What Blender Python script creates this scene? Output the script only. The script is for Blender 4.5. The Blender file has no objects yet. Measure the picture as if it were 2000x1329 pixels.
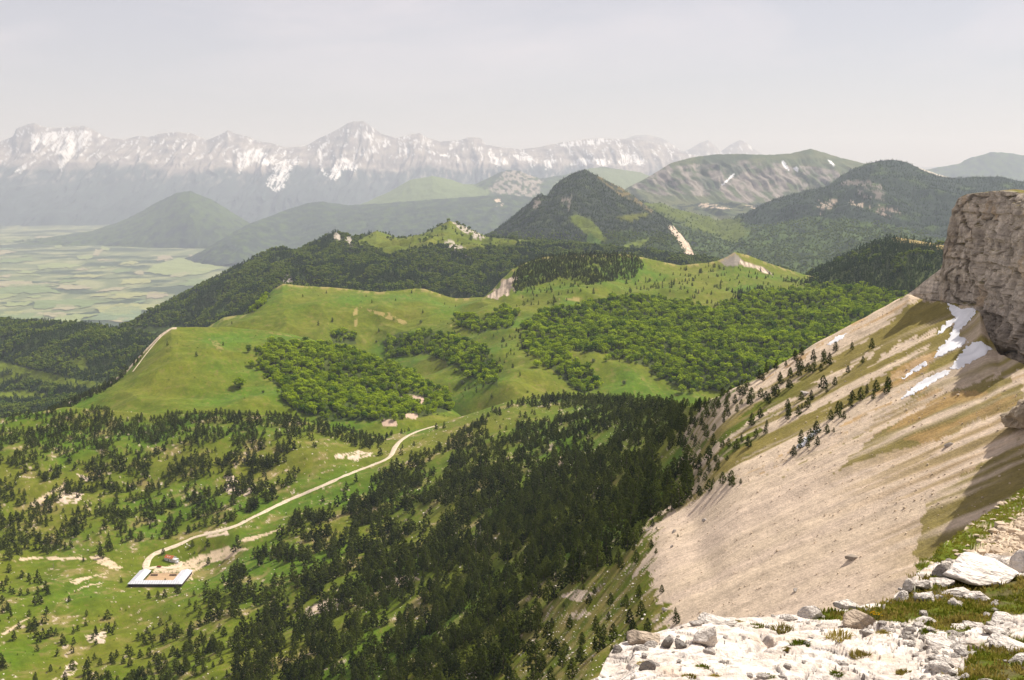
import bpy, bmesh, math, random
import numpy as np
from mathutils import Vector
from mathutils.bvhtree import BVHTree
R = math.radians
rng = np.random.default_rng(7)
random.seed(7)
C = bpy.context.scene.collection
sc = bpy.context.scene

# ------------------------------------------------------------------ camera, sky, sun, exposure
CZ = 1430.0                      # eye level above the valley plain
F = 2414.0                      # focal length in photograph pixels (2000 wide)
PITCH = R(7.89)
cam_d = bpy.data.cameras.new('camera')
cam_d.sensor_width = 36.0
cam_d.lens = F / 2000 * 36.0
cam_d.clip_start = 0.2
cam_d.clip_end = 120000
cam = bpy.data.objects.new('camera', cam_d)
cam.location = (0, 0, CZ)
cam.rotation_euler = (R(90) - PITCH, 0, 0)
C.objects.link(cam)
sc.camera = cam

SUN_EL, SUN_AZ = R(53), R(58)   # azimuth measured to the right of the view direction
world = bpy.data.worlds.new('World')
sc.world = world
world.use_nodes = True
wn, wl = world.node_tree.nodes, world.node_tree.links
for n in list(wn): wn.remove(n)
sky = wn.new('ShaderNodeTexSky'); sky.sky_type = 'NISHITA'; sky.sun_disc = False
sky.sun_elevation = SUN_EL; sky.sun_rotation = SUN_AZ
sky.altitude = 1800; sky.air_density = 1.0; sky.dust_density = 2.0; sky.ozone_density = 1.0
tc = wn.new('ShaderNodeTexCoord')
sep = wn.new('ShaderNodeSeparateXYZ'); wl.new(tc.outputs['Generated'], sep.inputs[0])
den = wn.new('ShaderNodeMath'); den.operation = 'ADD'; den.inputs[1].default_value = 0.06
wl.new(sep.outputs['Z'], den.inputs[0])
dx = wn.new('ShaderNodeMath'); dx.operation = 'DIVIDE'; wl.new(sep.outputs['X'], dx.inputs[0]); wl.new(den.outputs[0], dx.inputs[1])
dy = wn.new('ShaderNodeMath'); dy.operation = 'DIVIDE'; wl.new(sep.outputs['Y'], dy.inputs[0]); wl.new(den.outputs[0], dy.inputs[1])
cmb = wn.new('ShaderNodeCombineXYZ'); wl.new(dx.outputs[0], cmb.inputs[0]); wl.new(dy.outputs[0], cmb.inputs[1])
cn = wn.new('ShaderNodeTexNoise'); cn.inputs['Scale'].default_value = 0.55; cn.inputs['Detail'].default_value = 6
cn.inputs['Roughness'].default_value = 0.58; cn.inputs['Distortion'].default_value = 0.5
mp = wn.new('ShaderNodeMapping'); mp.inputs['Location'].default_value = (3.1, 1.7, 0); mp.inputs['Scale'].default_value = (0.8, 0.55, 1)
wl.new(cmb.outputs[0], mp.inputs[0]); wl.new(mp.outputs[0], cn.inputs['Vector'])
cr = wn.new('ShaderNodeMapRange'); cr.inputs[1].default_value = 0.45; cr.inputs[2].default_value = 0.72; cr.inputs[3].default_value = 0.0; cr.inputs[4].default_value = 0.55
wl.new(cn.outputs['Fac'], cr.inputs[0])
veil = wn.new('ShaderNodeMix'); veil.data_type = 'RGBA'; veil.inputs[0].default_value = 0.72       # thin even cirrus veil
wl.new(sky.outputs[0], veil.inputs[6]); veil.inputs[7].default_value = (5.2, 4.72, 4.85, 1)
zf = wn.new('ShaderNodeMapRange'); zf.inputs[1].default_value = 0.03; zf.inputs[2].default_value = 0.12; wl.new(sep.outputs['Z'], zf.inputs[0])
cf = wn.new('ShaderNodeMath'); cf.operation = 'MULTIPLY'; wl.new(cr.outputs[0], cf.inputs[0]); wl.new(zf.outputs[0], cf.inputs[1])
cmix = wn.new('ShaderNodeMix'); cmix.data_type = 'RGBA'
wl.new(cf.outputs[0], cmix.inputs[0]); wl.new(veil.outputs[2], cmix.inputs[6]); cmix.inputs[7].default_value = (7.8, 7.0, 7.1, 1)
bg = wn.new('ShaderNodeBackground'); bg.inputs['Strength'].default_value = 0.10
wl.new(cmix.outputs[2], bg.inputs['Color'])
wo = wn.new('ShaderNodeOutputWorld'); wl.new(bg.outputs[0], wo.inputs[0])

SUN_DIR = Vector((math.cos(SUN_EL) * math.sin(SUN_AZ), math.cos(SUN_EL) * math.cos(SUN_AZ), math.sin(SUN_EL)))
sun_d = bpy.data.lights.new('sun', 'SUN')
sun_d.energy = 5.0; sun_d.angle = R(0.55); sun_d.color = (1.0, 0.955, 0.88)
sun = bpy.data.objects.new('sun', sun_d)
sun.rotation_euler = SUN_DIR.to_track_quat('Z', 'Y').to_euler()
sun.location = (0, 0, 3000)
C.objects.link(sun)

sc.view_settings.view_transform = 'Standard'
sc.view_settings.look = 'None'
sc.view_settings.exposure = 0.40
sc.view_settings.gamma = 1.0
sc.cycles.max_bounces = 5
sc.cycles.diffuse_bounces = 3
sc.cycles.transmission_bounces = 3
sc.cycles.volume_bounces = 0
sc.cycles.transparent_max_bounces = 4
sc.cycles.use_denoising = True
sc.cycles.caustics_reflective = False
sc.cycles.caustics_refractive = False

# ------------------------------------------------------------------ pixel <-> world
CT, ST = math.cos(PITCH), math.sin(PITCH)
def P(u, v, Y):
    u, v, Y = np.asarray(u, float), np.asarray(v, float), np.asarray(Y, float)
    x, y = (u - 1000) / F, -(v - 664.5) / F
    dY, dZ = CT + y * ST, y * CT - ST
    k = Y / dY
    return np.stack([x * k, Y + 0 * k, CZ + dZ * k], -1)
def proj(p):
    p = np.asarray(p, float)
    X, Y, Z = p[..., 0], p[..., 1], p[..., 2] - CZ
    d = Y * CT - Z * ST
    up = Y * ST + Z * CT
    return 1000 + F * X / d, 664.5 - F * up / d
def ray(u, v):
    p = P(u, v, 1.0) - np.array([0, 0, CZ])
    return Vector(p / np.linalg.norm(p))

# ------------------------------------------------------------------ noise (vectorised gradient noise)
def _hash(ix, iy, iz, seed):
    h = (ix.astype(np.int64) * 374761393 + iy.astype(np.int64) * 668265263 + iz.astype(np.int64) * 2147483647 + seed * 144269) & 0xffffffff
    h = ((h ^ (h >> 13)) * 1274126177) & 0xffffffff
    h = ((h ^ (h >> 16)) * 2246822519) & 0xffffffff
    return h ^ (h >> 15)
_G = np.array([[1,1,0],[-1,1,0],[1,-1,0],[-1,-1,0],[1,0,1],[-1,0,1],[1,0,-1],[-1,0,-1],[0,1,1],[0,-1,1],[0,1,-1],[0,-1,-1]], float)
_ga = np.random.default_rng(12345).uniform(0, 2 * np.pi, 512 * 512)
_GX, _GY = (np.cos(_ga) * 1.25).astype(np.float32), (np.sin(_ga) * 1.25).astype(np.float32)
def perlin2(x, y, seed):
    ix, iy = np.floor(x).astype(np.int32), np.floor(y).astype(np.int32)
    fx, fy = (x - ix).astype(np.float32), (y - iy).astype(np.float32)
    sx, sy = (f * f * f * (f * (f * 6 - 15) + 10) for f in (fx, fy))
    a0, a1 = ((ix + seed * 131) & 511) << 9, ((ix + 1 + seed * 131) & 511) << 9
    b0, b1 = (iy + seed * 57) & 511, (iy + 1 + seed * 57) & 511
    k00, k10, k01, k11 = a0 | b0, a1 | b0, a0 | b1, a1 | b1
    g00 = _GX[k00] * fx + _GY[k00] * fy; g10 = _GX[k10] * (fx - 1) + _GY[k10] * fy
    g01 = _GX[k01] * fx + _GY[k01] * (fy - 1); g11 = _GX[k11] * (fx - 1) + _GY[k11] * (fy - 1)
    p, q_ = g00 + (g10 - g00) * sx, g01 + (g11 - g01) * sx
    return p + (q_ - p) * sy
def perlin(x, y, z=0.0, seed=0):
    if np.ndim(z) == 0 and z == 0: return perlin2(np.asarray(x, float), np.asarray(y, float), seed)
    x = np.asarray(x, float); y = np.asarray(y, float); z = np.asarray(z, float) + 0 * x
    ix, iy, iz = np.floor(x), np.floor(y), np.floor(z)
    fx, fy, fz = x - ix, y - iy, z - iz
    sx, sy, sz = (f * f * f * (f * (f * 6 - 15) + 10) for f in (fx, fy, fz))
    def g(a, b, c):
        k = _G[_hash(ix + a, iy + b, iz + c, seed) % 12]
        return k[..., 0] * (fx - a) + k[..., 1] * (fy - b) + k[..., 2] * (fz - c)
    l = lambda a, b, t: a + (b - a) * t
    if np.all(fz == 0):
        return l(l(g(0,0,0), g(1,0,0), sx), l(g(0,1,0), g(1,1,0), sx), sy)
    return l(l(l(g(0,0,0), g(1,0,0), sx), l(g(0,1,0), g(1,1,0), sx), sy),
             l(l(g(0,0,1), g(1,0,1), sx), l(g(0,1,1), g(1,1,1), sx), sy), sz)
def fbm(x, y, z=0.0, oct=4, seed=0, gain=0.5):
    a, s, f, t = 1.0, 0.0, 1.0, 0.0
    for o in range(oct):
        s = s + a * perlin(np.asarray(x) * f, np.asarray(y) * f, 0 if np.ndim(z) == 0 and z == 0 else np.asarray(z) * f, seed + o * 17); t += a
        a *= gain; f *= 2.03
    return s / t
def ridged(x, y, z=0.0, oct=4, seed=0, gain=0.5):
    a, s, f, t = 1.0, 0.0, 1.0, 0.0
    for o in range(oct):
        s = s + a * (1 - 2 * np.abs(perlin(np.asarray(x) * f, np.asarray(y) * f, 0 if np.ndim(z) == 0 and z == 0 else np.asarray(z) * f, seed + o * 17))); t += a
        a *= gain; f *= 2.03
    return s / t
def sstep(a, b, x):
    t = np.clip((x - a) / (b - a), 0, 1)
    return t * t * (3 - 2 * t)
def inpoly(poly, u, v):
    poly = np.asarray(poly, float)
    r = np.zeros(u.shape, bool)
    bb = (u >= poly[:, 0].min()) & (u <= poly[:, 0].max()) & (v >= poly[:, 1].min()) & (v <= poly[:, 1].max())
    if not bb.any(): return r
    uu, vv = u[bb], v[bb]
    ins = np.zeros(uu.shape, bool)
    n = len(poly)
    for i in range(n):
        x1, y1 = poly[i]; x2, y2 = poly[(i + 1) % n]
        if y1 == y2: continue
        c = ((y1 > vv) != (y2 > vv)) & (uu < (x2 - x1) * (vv - y1) / (y2 - y1) + x1)
        ins ^= c
    r[bb] = ins
    return r

# ------------------------------------------------------------------ object helpers
def link(o, parent=None):
    C.objects.link(o)
    if parent is not None: o.parent = parent
    return o
def mesh_np(name, verts, faces, smooth=True, cols=None):
    me = bpy.data.meshes.new(name)
    verts = np.asarray(verts, np.float32); faces = np.asarray(faces, np.int32)
    k = faces.shape[1]
    me.vertices.add(len(verts)); me.vertices.foreach_set('co', verts.ravel())
    me.loops.add(faces.size); me.loops.foreach_set('vertex_index', faces.ravel())
    me.polygons.add(len(faces)); me.polygons.foreach_set('loop_start', np.arange(0, faces.size, k, dtype=np.int32))
    me.polygons.foreach_set('use_smooth', np.full(len(faces), smooth))
    if cols is not None:
        a = me.attributes.new('col', 'FLOAT_COLOR', 'POINT')
        c4 = np.ones((len(verts), 4), np.float32); c4[:, :cols.shape[1]] = cols
        a.data.foreach_set('color', c4.ravel())
    me.update(); me.validate()
    return me
def obj(name, me, mat, parent=None):
    o = bpy.data.objects.new(name, me)
    if mat is not None and not me.materials: me.materials.append(mat)
    return link(o, parent)
def tag(o, label=None, cat=None, group=None, kind=None):
    if label: o['label'] = label
    if cat: o['category'] = cat
    if group: o['group'] = group
    if kind: o['kind'] = kind
    return o
def empty(name, loc, rz=0.0):
    o = bpy.data.objects.new(name, None)
    o.location = loc; o.rotation_euler = (0, 0, rz); o.empty_display_size = 0.5
    return link(o)
def grid_faces(nu, nt):
    i = np.arange(nu - 1)[:, None] * nt + np.arange(nt - 1)[None, :]
    return np.stack([i, i + 1, i + nt + 1, i + nt], -1).reshape(-1, 4)

# ------------------------------------------------------------------ materials
def newmat(name):
    m = bpy.data.materials.new(name); m.use_nodes = True
    nt = m.node_tree
    b = nt.nodes['Principled BSDF']
    b.inputs['Specular IOR Level'].default_value = 0.15
    return m, nt, b
def vmat(name, scales=((3.0, .35),), bump=0.0, bump_scale=2.0, rough=0.95, streak=0.0):
    """vertex colour of the surface, broken up by procedural grain"""
    m, nt, b = newmat(name)
    N, L = nt.nodes, nt.links
    at = N.new('ShaderNodeAttribute'); at.attribute_name = 'col'
    geo = N.new('ShaderNodeNewGeometry')
    cur = at.outputs['Color']
    for s, amt in scales:
        no = N.new('ShaderNodeTexNoise'); no.inputs['Scale'].default_value = 1.0 / s; no.inputs['Detail'].default_value = 4
        no.inputs['Roughness'].default_value = 0.65
        L.new(geo.outputs['Position'], no.inputs['Vector'])
        mr = N.new('ShaderNodeMapRange'); mr.inputs[1].default_value = 0.25; mr.inputs[2].default_value = 0.75
        mr.inputs[3].default_value = 1 - amt; mr.inputs[4].default_value = 1 + amt
        L.new(no.outputs['Fac'], mr.inputs[0])
        mx = N.new('ShaderNodeVectorMath'); mx.operation = 'SCALE'
        L.new(cur, mx.inputs[0]); L.new(mr.outputs[0], mx.inputs['Scale'])
        cur = mx.outputs[0]
    if streak:
        mpn = N.new('ShaderNodeMapping'); mpn.vector_type = 'TEXTURE'
        mpn.inputs['Rotation'].default_value = (0, 0, R(158.2)); mpn.inputs['Scale'].default_value = (26, 1.1, 26)
        L.new(geo.outputs['Position'], mpn.inputs['Vector'])
        no = N.new('ShaderNodeTexNoise'); no.inputs['Scale'].default_value = 1.0; no.inputs['Detail'].default_value = 5; no.inputs['Roughness'].default_value = .6
        L.new(mpn.outputs[0], no.inputs['Vector'])
        mr = N.new('ShaderNodeMapRange'); mr.inputs[1].default_value = .3; mr.inputs[2].default_value = .7; mr.inputs[3].default_value = -streak; mr.inputs[4].default_value = streak
        L.new(no.outputs['Fac'], mr.inputs[0])
        ma = N.new('ShaderNodeMath'); ma.operation = 'MULTIPLY_ADD'; ma.inputs[2].default_value = 1.0
        L.new(mr.outputs[0], ma.inputs[0]); L.new(at.outputs['Alpha'], ma.inputs[1])
        mx = N.new('ShaderNodeVectorMath'); mx.operation = 'SCALE'
        L.new(cur, mx.inputs[0]); L.new(ma.outputs[0], mx.inputs['Scale']); cur = mx.outputs[0]
    L.new(cur, b.inputs['Base Color'])
    b.inputs['Roughness'].default_value = rough
    if bump > 0:
        no = N.new('ShaderNodeTexNoise'); no.inputs['Scale'].default_value = 1.0 / bump_scale; no.inputs['Detail'].default_value = 5
        no.inputs['Roughness'].default_value = 0.7
        L.new(geo.outputs['Position'], no.inputs['Vector'])
        bp = N.new('ShaderNodeBump'); bp.inputs['Distance'].default_value = bump; bp.inputs['Strength'].default_value = 1
        L.new(no.outputs['Fac'], bp.inputs['Height']); L.new(bp.outputs[0], b.inputs['Normal'])
    return m
def flat(name, col, rough=0.8, var=0.15, scale=1.0, metal=0.0, bump=0.0):
    m, nt, b = newmat(name)
    N, L = nt.nodes, nt.links
    tcn = N.new('ShaderNodeTexCoord')
    no = N.new('ShaderNodeTexNoise'); no.inputs['Scale'].default_value = scale; no.inputs['Detail'].default_value = 5
    L.new(tcn.outputs['Object'], no.inputs['Vector'])
    mr = N.new('ShaderNodeMapRange'); mr.inputs[1].default_value = 0.25; mr.inputs[2].default_value = 0.75
    mr.inputs[3].default_value = 1 - var; mr.inputs[4].default_value = 1 + var
    L.new(no.outputs['Fac'], mr.inputs[0])
    rgb = N.new('ShaderNodeRGB'); rgb.outputs[0].default_value = (*col, 1)
    mx = N.new('ShaderNodeVectorMath'); mx.operation = 'SCALE'
    L.new(rgb.outputs[0], mx.inputs[0]); L.new(mr.outputs[0], mx.inputs['Scale'])
    L.new(mx.outputs[0], b.inputs['Base Color'])
    b.inputs['Roughness'].default_value = rough; b.inputs['Metallic'].default_value = metal
    if bump:
        bp = N.new('ShaderNodeBump'); bp.inputs['Distance'].default_value = bump
        L.new(no.outputs['Fac'], bp.inputs['Height']); L.new(bp.outputs[0], b.inputs['Normal'])
    return m
def leafmat(name, c1, c2, trans=0.3, scale=0.6):
    m = bpy.data.materials.new(name); m.use_nodes = True
    nt = m.node_tree; N, L = nt.nodes, nt.links
    for n in list(N): N.remove(n)
    oi = N.new('ShaderNodeObjectInfo')
    geo = N.new('ShaderNodeNewGeometry')
    no = N.new('ShaderNodeTexNoise'); no.inputs['Scale'].default_value = scale; no.inputs['Detail'].default_value = 2
    L.new(geo.outputs['Position'], no.inputs['Vector'])
    add = N.new('ShaderNodeMath'); add.operation = 'MULTIPLY_ADD'; add.inputs[1].default_value = 0.95
    L.new(oi.outputs['Random'], add.inputs[0]); 
    sub = N.new('ShaderNodeMath'); sub.operation = 'MULTIPLY_ADD'; sub.inputs[1].default_value = 1.2; sub.inputs[2].default_value = -0.45
    L.new(no.outputs['Fac'], sub.inputs[0]); L.new(sub.outputs[0], add.inputs[2])
    mix = N.new('ShaderNodeMix'); mix.data_type = 'RGBA'; mix.clamp_factor = True
    mix.inputs[6].default_value = (*c1, 1); mix.inputs[7].default_value = (*c2, 1)
    nb_ = N.new('ShaderNodeTexNoise'); nb_.inputs['Scale'].default_value = .02; nb_.inputs['Detail'].default_value = 3
    L.new(geo.outputs['Position'], nb_.inputs['Vector'])
    ad2 = N.new('ShaderNodeMath'); ad2.operation = 'MULTIPLY_ADD'; ad2.inputs[1].default_value = 1.1
    L.new(nb_.outputs['Fac'], ad2.inputs[0]); L.new(add.outputs[0], ad2.inputs[2])
    sb2 = N.new('ShaderNodeMath'); sb2.operation = 'SUBTRACT'; sb2.inputs[1].default_value = .55; L.new(ad2.outputs[0], sb2.inputs[0])
    L.new(sb2.outputs[0], mix.inputs[0])
    d = N.new('ShaderNodeBsdfDiffuse'); L.new(mix.outputs[2], d.inputs[0])
    t = N.new('ShaderNodeBsdfTranslucent'); L.new(mix.outputs[2], t.inputs[0])
    ms = N.new('ShaderNodeMixShader'); ms.inputs[0].default_value = trans
    L.new(d.outputs[0], ms.inputs[1]); L.new(t.outputs[0], ms.inputs[2])
    o = N.new('ShaderNodeOutputMaterial'); L.new(ms.outputs[0], o.inputs[0])
    return m

# palette (real surface colours, linear)
GRASS = np.array([.104, .134, .004]); GRASS2 = np.array([.132, .143, .008]); DRY = np.array([.27, .205, .075])
LUSH = np.array([.078, .140, .003]); OLIVE = np.array([.15, .12, .03]); ORANGE = np.array([.42, .26, .10])
SCREE = np.array([.56, .44, .315]); ROCK = np.array([.36, .31, .25]); PALE = np.array([.60, .47, .35])
CONIF = np.array([.016, .026, .012]); BROAD = np.array([.055, .085, .014]); SNOW = np.array([.78, .78, .80])
FLOOR = np.array([.05, .065, .014])

def mixc(a, b, t):
    t = np.asarray(t)[..., None]
    return a * (1 - t) + b * t

# ------------------------------------------------------------------ terrain sheets
SHEETS = {}
def cubic_rows(tk, vals, t):
    """monotone cubic (pchip-like) along rows; vals shape (K, nu)"""
    K = len(tk)
    h = np.diff(tk)[:, None]; d = np.diff(vals, axis=0) / h
    m = np.zeros_like(vals)
    m[0], m[-1] = d[0], d[-1]
    for k in range(1, K - 1):
        s = (np.sign(d[k - 1]) * np.sign(d[k])) > 0
        w1, w2 = 2 * h[k] + h[k - 1], h[k] + 2 * h[k - 1]
        with np.errstate(divide='ignore', invalid='ignore'):
            hm = (w1 + w2) / (w1 / d[k - 1] + w2 / d[k])
        m[k] = np.where(s, hm, 0)
    out = np.zeros((len(t), vals.shape[1]))
    for i, tt in enumerate(t):
        k = min(max(np.searchsorted(tk, tt, side='right') - 1, 0), K - 2)
        hh = tk[k + 1] - tk[k]; s = (tt - tk[k]) / hh
        out[i] = ((1 + 2 * s) * (1 - s) ** 2) * vals[k] + s * (1 - s) ** 2 * hh * m[k] + s * s * (3 - 2 * s) * vals[k + 1] + s * s * (s - 1) * hh * m[k + 1]
    return out
def sheet(name, rows, u0, u1, nu, nt, back, disp=None, color=None, mat=None, smooth_u=0, label=None, far=None):
    """rows: polylines of (u, v, Y) from the crest down towards the camera; back: (horizontal stretch, drop) rows behind the crest"""
    us = np.linspace(u0, u1, nu)
    V, Y = [], []
    for r in rows:
        r = np.asarray(r, float)
        V.append(np.interp(us, r[:, 0], r[:, 1])); Y.append(np.interp(us, r[:, 0], r[:, 2]))
    V, Y = np.array(V), np.array(Y)
    if smooth_u:
        k = np.hanning(2 * smooth_u + 3)[1:-1]; k /= k.sum()
        f = lambda a: np.convolve(np.pad(a, smooth_u, mode='edge'), k, mode='valid')
        V[1:] = [f(a) for a in V[1:]]; Y = np.array([f(a) for a in Y])
    tk = np.concatenate([[0], np.cumsum(np.maximum(np.abs(np.diff(V.mean(1))), 4))]); tk /= tk[-1]
    t = np.linspace(0, 1, nt)
    vv, yy = cubic_rows(tk, V, t), np.exp(cubic_rows(tk, np.log(Y), t))
    pos = P(us[None, :], vv, yy * (far(us)[None, :] if far else 1.0))                         # (nt, nu, 3)
    pos = pos.transpose(1, 0, 2)                         # (nu, nt, 3)
    uu = np.repeat(us[:, None], nt, 1); tt = np.repeat(t[None, :], nu, 0)
    if disp is not None:
        pos = disp(pos, uu, tt, vv.T)
    nb = len(back)
    if nb:
        bk = []
        for (st, dr) in back[::-1]:
            q = pos[:, 0].copy(); q[:, :2] *= st; q[:, 2] -= dr
            bk.append(q)
        full = np.concatenate([np.stack(bk, 1), pos], 1)
    else:
        full = pos
    pu, pv = proj(full)
    # surface normals for colouring
    gu = np.gradient(full, axis=0); gt = np.gradient(full, axis=1)
    nrm = np.cross(gt, gu); nrm /= np.maximum(np.linalg.norm(nrm, axis=-1, keepdims=True), 1e-9)
    nrm *= np.sign(nrm[..., 2:3] + 1e-9)
    tfull = np.concatenate([np.zeros((nu, nb)), tt], 1) if nb else tt
    cols = np.clip(color(full, pu, pv, nrm, tfull), 0.0, 0.9) if color else np.full(full.shape, .2)
    me = mesh_np(name, full.reshape(-1, 3), grid_faces(nu, nt + nb), True, cols.reshape(-1, cols.shape[-1]))
    o = obj(name, me, mat)
    tag(o, label, None, None, 'structure')
    SHEETS[name] = dict(pos=full, u=pu, v=pv, n=nrm, nb=nb, obj=o, t=tfull)
    return o
def bvh(names):
    vs, fs, off = [], [], 0
    for n in names:
        s = SHEETS[n]['pos']; nu, nt = s.shape[:2]
        vs.append(s.reshape(-1, 3)); fs.append(grid_faces(nu, nt) + off); off += nu * nt
    return BVHTree.FromPolygons(np.concatenate(vs).tolist(), np.concatenate(fs).tolist())
CAMP = Vector((0, 0, CZ))
def hit(tree, u, v):
    loc, n, i, d = tree.ray_cast(CAMP, ray(u, v))
    return loc, n
def ground(tree, x, y, z0=3000):
    loc, n, i, d = tree.ray_cast(Vector((x, y, z0)), Vector((0, 0, -1)))
    return loc

# ------------------------------------------------------------------ terrain materials
M_far = vmat('far_mountain_rock', ((60, .12), (14, .12)))
M_hill = vmat('forest_hill', ((30, .25), (9, .35)), bump=4.0, bump_scale=14)
M_meadow = vmat('meadow_turf', ((22, .16), (3.5, .22)), bump=0.5, bump_scale=5)
M_near = vmat('alpine_turf_and_scree', ((9, .13), (1.6, .2), (0.5, .16)), bump=0.45, bump_scale=1.5, streak=.15)
M_cliff = vmat('limestone_cliff', ((5, .25), (1.0, .3)), bump=0.7, bump_scale=1.4)
M_ledge = vmat('white_limestone', ((.5, .16), (.09, .22), (.025, .12)), bump=0.06, bump_scale=.16)

def warp(pu, pv, pos, amt, scale, seed=3):
    a = fbm(pos[..., 0] / scale, pos[..., 1] / scale, 0, 3, seed); b = fbm(pos[..., 0] / scale, pos[..., 1] / scale, 0, 3, seed + 50)
    return pu + a * amt * 2, pv + b * amt

# --- valley plain reaching the horizon
def plain_color(pos, pu, pv, nrm, t):
    x, y = pos[..., 0], pos[..., 1]
    n = fbm(x / 1100, y / 900, 0, 5, 11); n2 = fbm(x / 300, y / 700, 0, 3, 21)
    c = mixc(np.array([.13, .155, .07]), np.array([.24, .25, .12]), sstep(-.1, .25, n2))
    c = mixc(c, np.array([.05, .07, .035]), sstep(.02, .08, n))
    return c
def plain_mesh():
    ys = np.concatenate([np.linspace(-3000, 3000, 6), np.geomspace(3600, 30000, 330), np.geomspace(32000, 56000, 10)])
    th = np.linspace(-1, 1, 420)
    xs = np.sign(th) * np.abs(th) ** 1.0 * 1.0
    X = xs[:, None] * np.where(ys < 3000, 3000, ys * .9)[None, :]
    Yg = np.repeat(ys[None, :], len(xs), 0)
    Z = 30 * fbm(X / 1500, Yg / 1500, 0, 4, 5) + 14 * fbm(X / 330, Yg / 330, 0, 3, 8)
    Z *= sstep(3000, 6000, Yg)
    pos = np.stack([X, Yg, Z - 15], -1)
    pu, pv = proj(pos)
    c = plain_color(pos, pu, pv, None, None)
    woods = fbm(X / 1100, Yg / 900, 0, 5, 11)
    pos[..., 2] += sstep(.03, .08, woods) * (9 + 6 * fbm(X / 40, Yg / 40, 0, 2, 9))
    me = mesh_np('valley_plain', pos.reshape(-1, 3), grid_faces(len(xs), len(ys)), True, c.reshape(-1, 3))
    o = obj('valley_plain', me, M_hill); tag(o, 'hazy farmland plain of fields and woods on the valley floor', kind='structure')
    SHEETS['valley_plain'] = dict(pos=pos, u=pu, v=pv, nb=0, obj=o)
plain_mesh()

# --- snowy limestone range
def range_disp(seed, amp, wl, crest):
    def d(pos, uu, tt, vv):
        x = pos[..., 0]
        wx = x / (wl * 1.35) + .9 * fbm(x / 1600, tt * 2.2, 0, 4, seed + 5)
        r = ridged(wx, tt * .9, 0, 4, seed, .55)
        s = sstep(0, .25, tt) * (1 - sstep(.75, 1, tt))
        pos[..., 2] += (r - .25) * amp * (crest + s)
        pos[..., 1] += (r - .25) * -amp * 1.5 * s
        pos[..., 2] += 45 * fbm(x / 120, tt * 14, 0, 3, seed + 9) * (.35 + s)
        band = np.sin((pos[..., 2] - CZ + 60 * fbm(x / 1500, tt * 2, 0, 2, 77)) / 38)
        pos[..., 1] += band * 28 * s
        return pos
    return d
SNOWP = [
 [(25,335),(50,320),(75,313),(60,322),(38,338)], [(60,262),(100,258),(170,255),(185,262),(165,285),(130,315),(120,335),(112,300),(80,280),(60,300)],
 [(465,300),(500,290),(520,298),(545,315),(580,310),(585,320),(560,325),(540,320),(520,325),(500,318),(478,330),(465,340)],
 [(520,360),(540,320),(565,318),(570,330),(550,372),(535,375)],
 [(620,285),(645,273),(640,285),(625,297),(632,330),(642,348),(628,335),(620,310)], [(640,345),(662,310),(670,305),(690,318),(705,322),(690,335),(672,330),(660,350),(650,352)],
 [(715,260),(725,265),(740,300),(733,300),(722,275)], [(780,268),(805,262),(800,270),(785,275)], [(790,275),(800,300),(788,305)],
 [(925,290),(945,288),(935,296)], [(955,305),(985,310),(995,320),(970,325),(958,318)], [(1000,303),(1045,307),(1040,330),(1030,315),(1010,312)],
 [(1115,325),(1125,310),(1180,312),(1200,318),(1180,325),(1150,322)], [(1205,318),(1215,302),(1250,302),(1262,315),(1255,325),(1235,318),(1215,325)],
 [(1085,283),(1110,277),(1165,272),(1200,275),(1160,282),(1110,288)], [(1060,315),(1085,312),(1082,325),(1068,330)],
 [(835,295),(880,305),(878,308),(840,300)], [(700,242),(720,246),(715,250),(700,248)]]
def range_color(pos, pu, pv, nrm, t):
    x, z = pos[..., 0], pos[..., 2] - CZ
    n = fbm(x / 500, z / 160, 0, 4, 31)
    c = mixc(np.array([.20, .175, .16]), np.array([.34, .30, .26]), sstep(-.25, .3, n))
    strata = fbm(x / 2500, z / 22, 0, 2, 41)
    c = mixc(c, c * .72, sstep(0, .2, strata) * .8)
    low = sstep(-120, -290, z + 40 - 420 * ridged(x / 2300, t * .8, 0, 4, 52) + 170 * fbm(x / 420, t * 6, 0, 4, 51))
    c = mixc(c, np.array([.028, .042, .034]) * (1 + .8 * fbm(x / 300, t * 9, 0, 3, 53)[..., None]), low)
    wu, wv = warp(pu, pv, pos, 5, 130, 61)
    st = fbm(x / 150 + 1.3 * fbm(x / 600, z / 350, 0, 3, 3), z / 330, 0, 4, 71)
    sn = sstep(.10, .19, st) * sstep(60, 330, z + 260 * fbm(x / 1100, z / 500, 0, 3, 81))
    brk = fbm(x / 60, z / 50, 0, 3, 91)
    sn = np.maximum(sn * sstep(-.12, .05, brk), 0)
    big = np.zeros(sn.shape, bool)
    for p in SNOWP: big |= inpoly(p, wu, wv)
    st3 = fbm(x / 48 + .3 * brk, z / 300, 0, 3, 92)
    sn = np.maximum(sn * sstep(-.1, .1, st3 + .12), big * sstep(-.08, .06, st3 + .4 * st + .06))
    tong = low * sstep(.16, .3, st + .5 * st3) * sstep(-620, -200, z)
    c = mixc(c, np.array([.30, .27, .24]), tong * .8)
    return mixc(c, SNOW, sn)
S_crest = [(-250,268),(-120,285),(0,278),(25,268),(32,252),(55,243),(66,241),(85,249),(110,251),(135,249),(165,247),(185,256),(205,268),(225,272),(250,272),(275,265),(290,270),(310,262),(345,259),(375,262),(405,275),(430,264),(445,255),(460,262),(480,266),(500,275),(530,280),(560,290),(600,285),(625,270),(650,258),(665,250),(678,242),(690,238),(710,237),(722,246),(745,262),(775,270),(800,264),(820,261),(835,270),(860,278),(900,275),(915,269),(938,270),(950,284),(985,290),(1020,293),(1060,287),(1095,279),(1130,274),(1165,271),(1210,273),(1250,274),(1290,284),(1320,296),(1400,315),(1520,335),(1800,350),(2250,350)]
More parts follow.
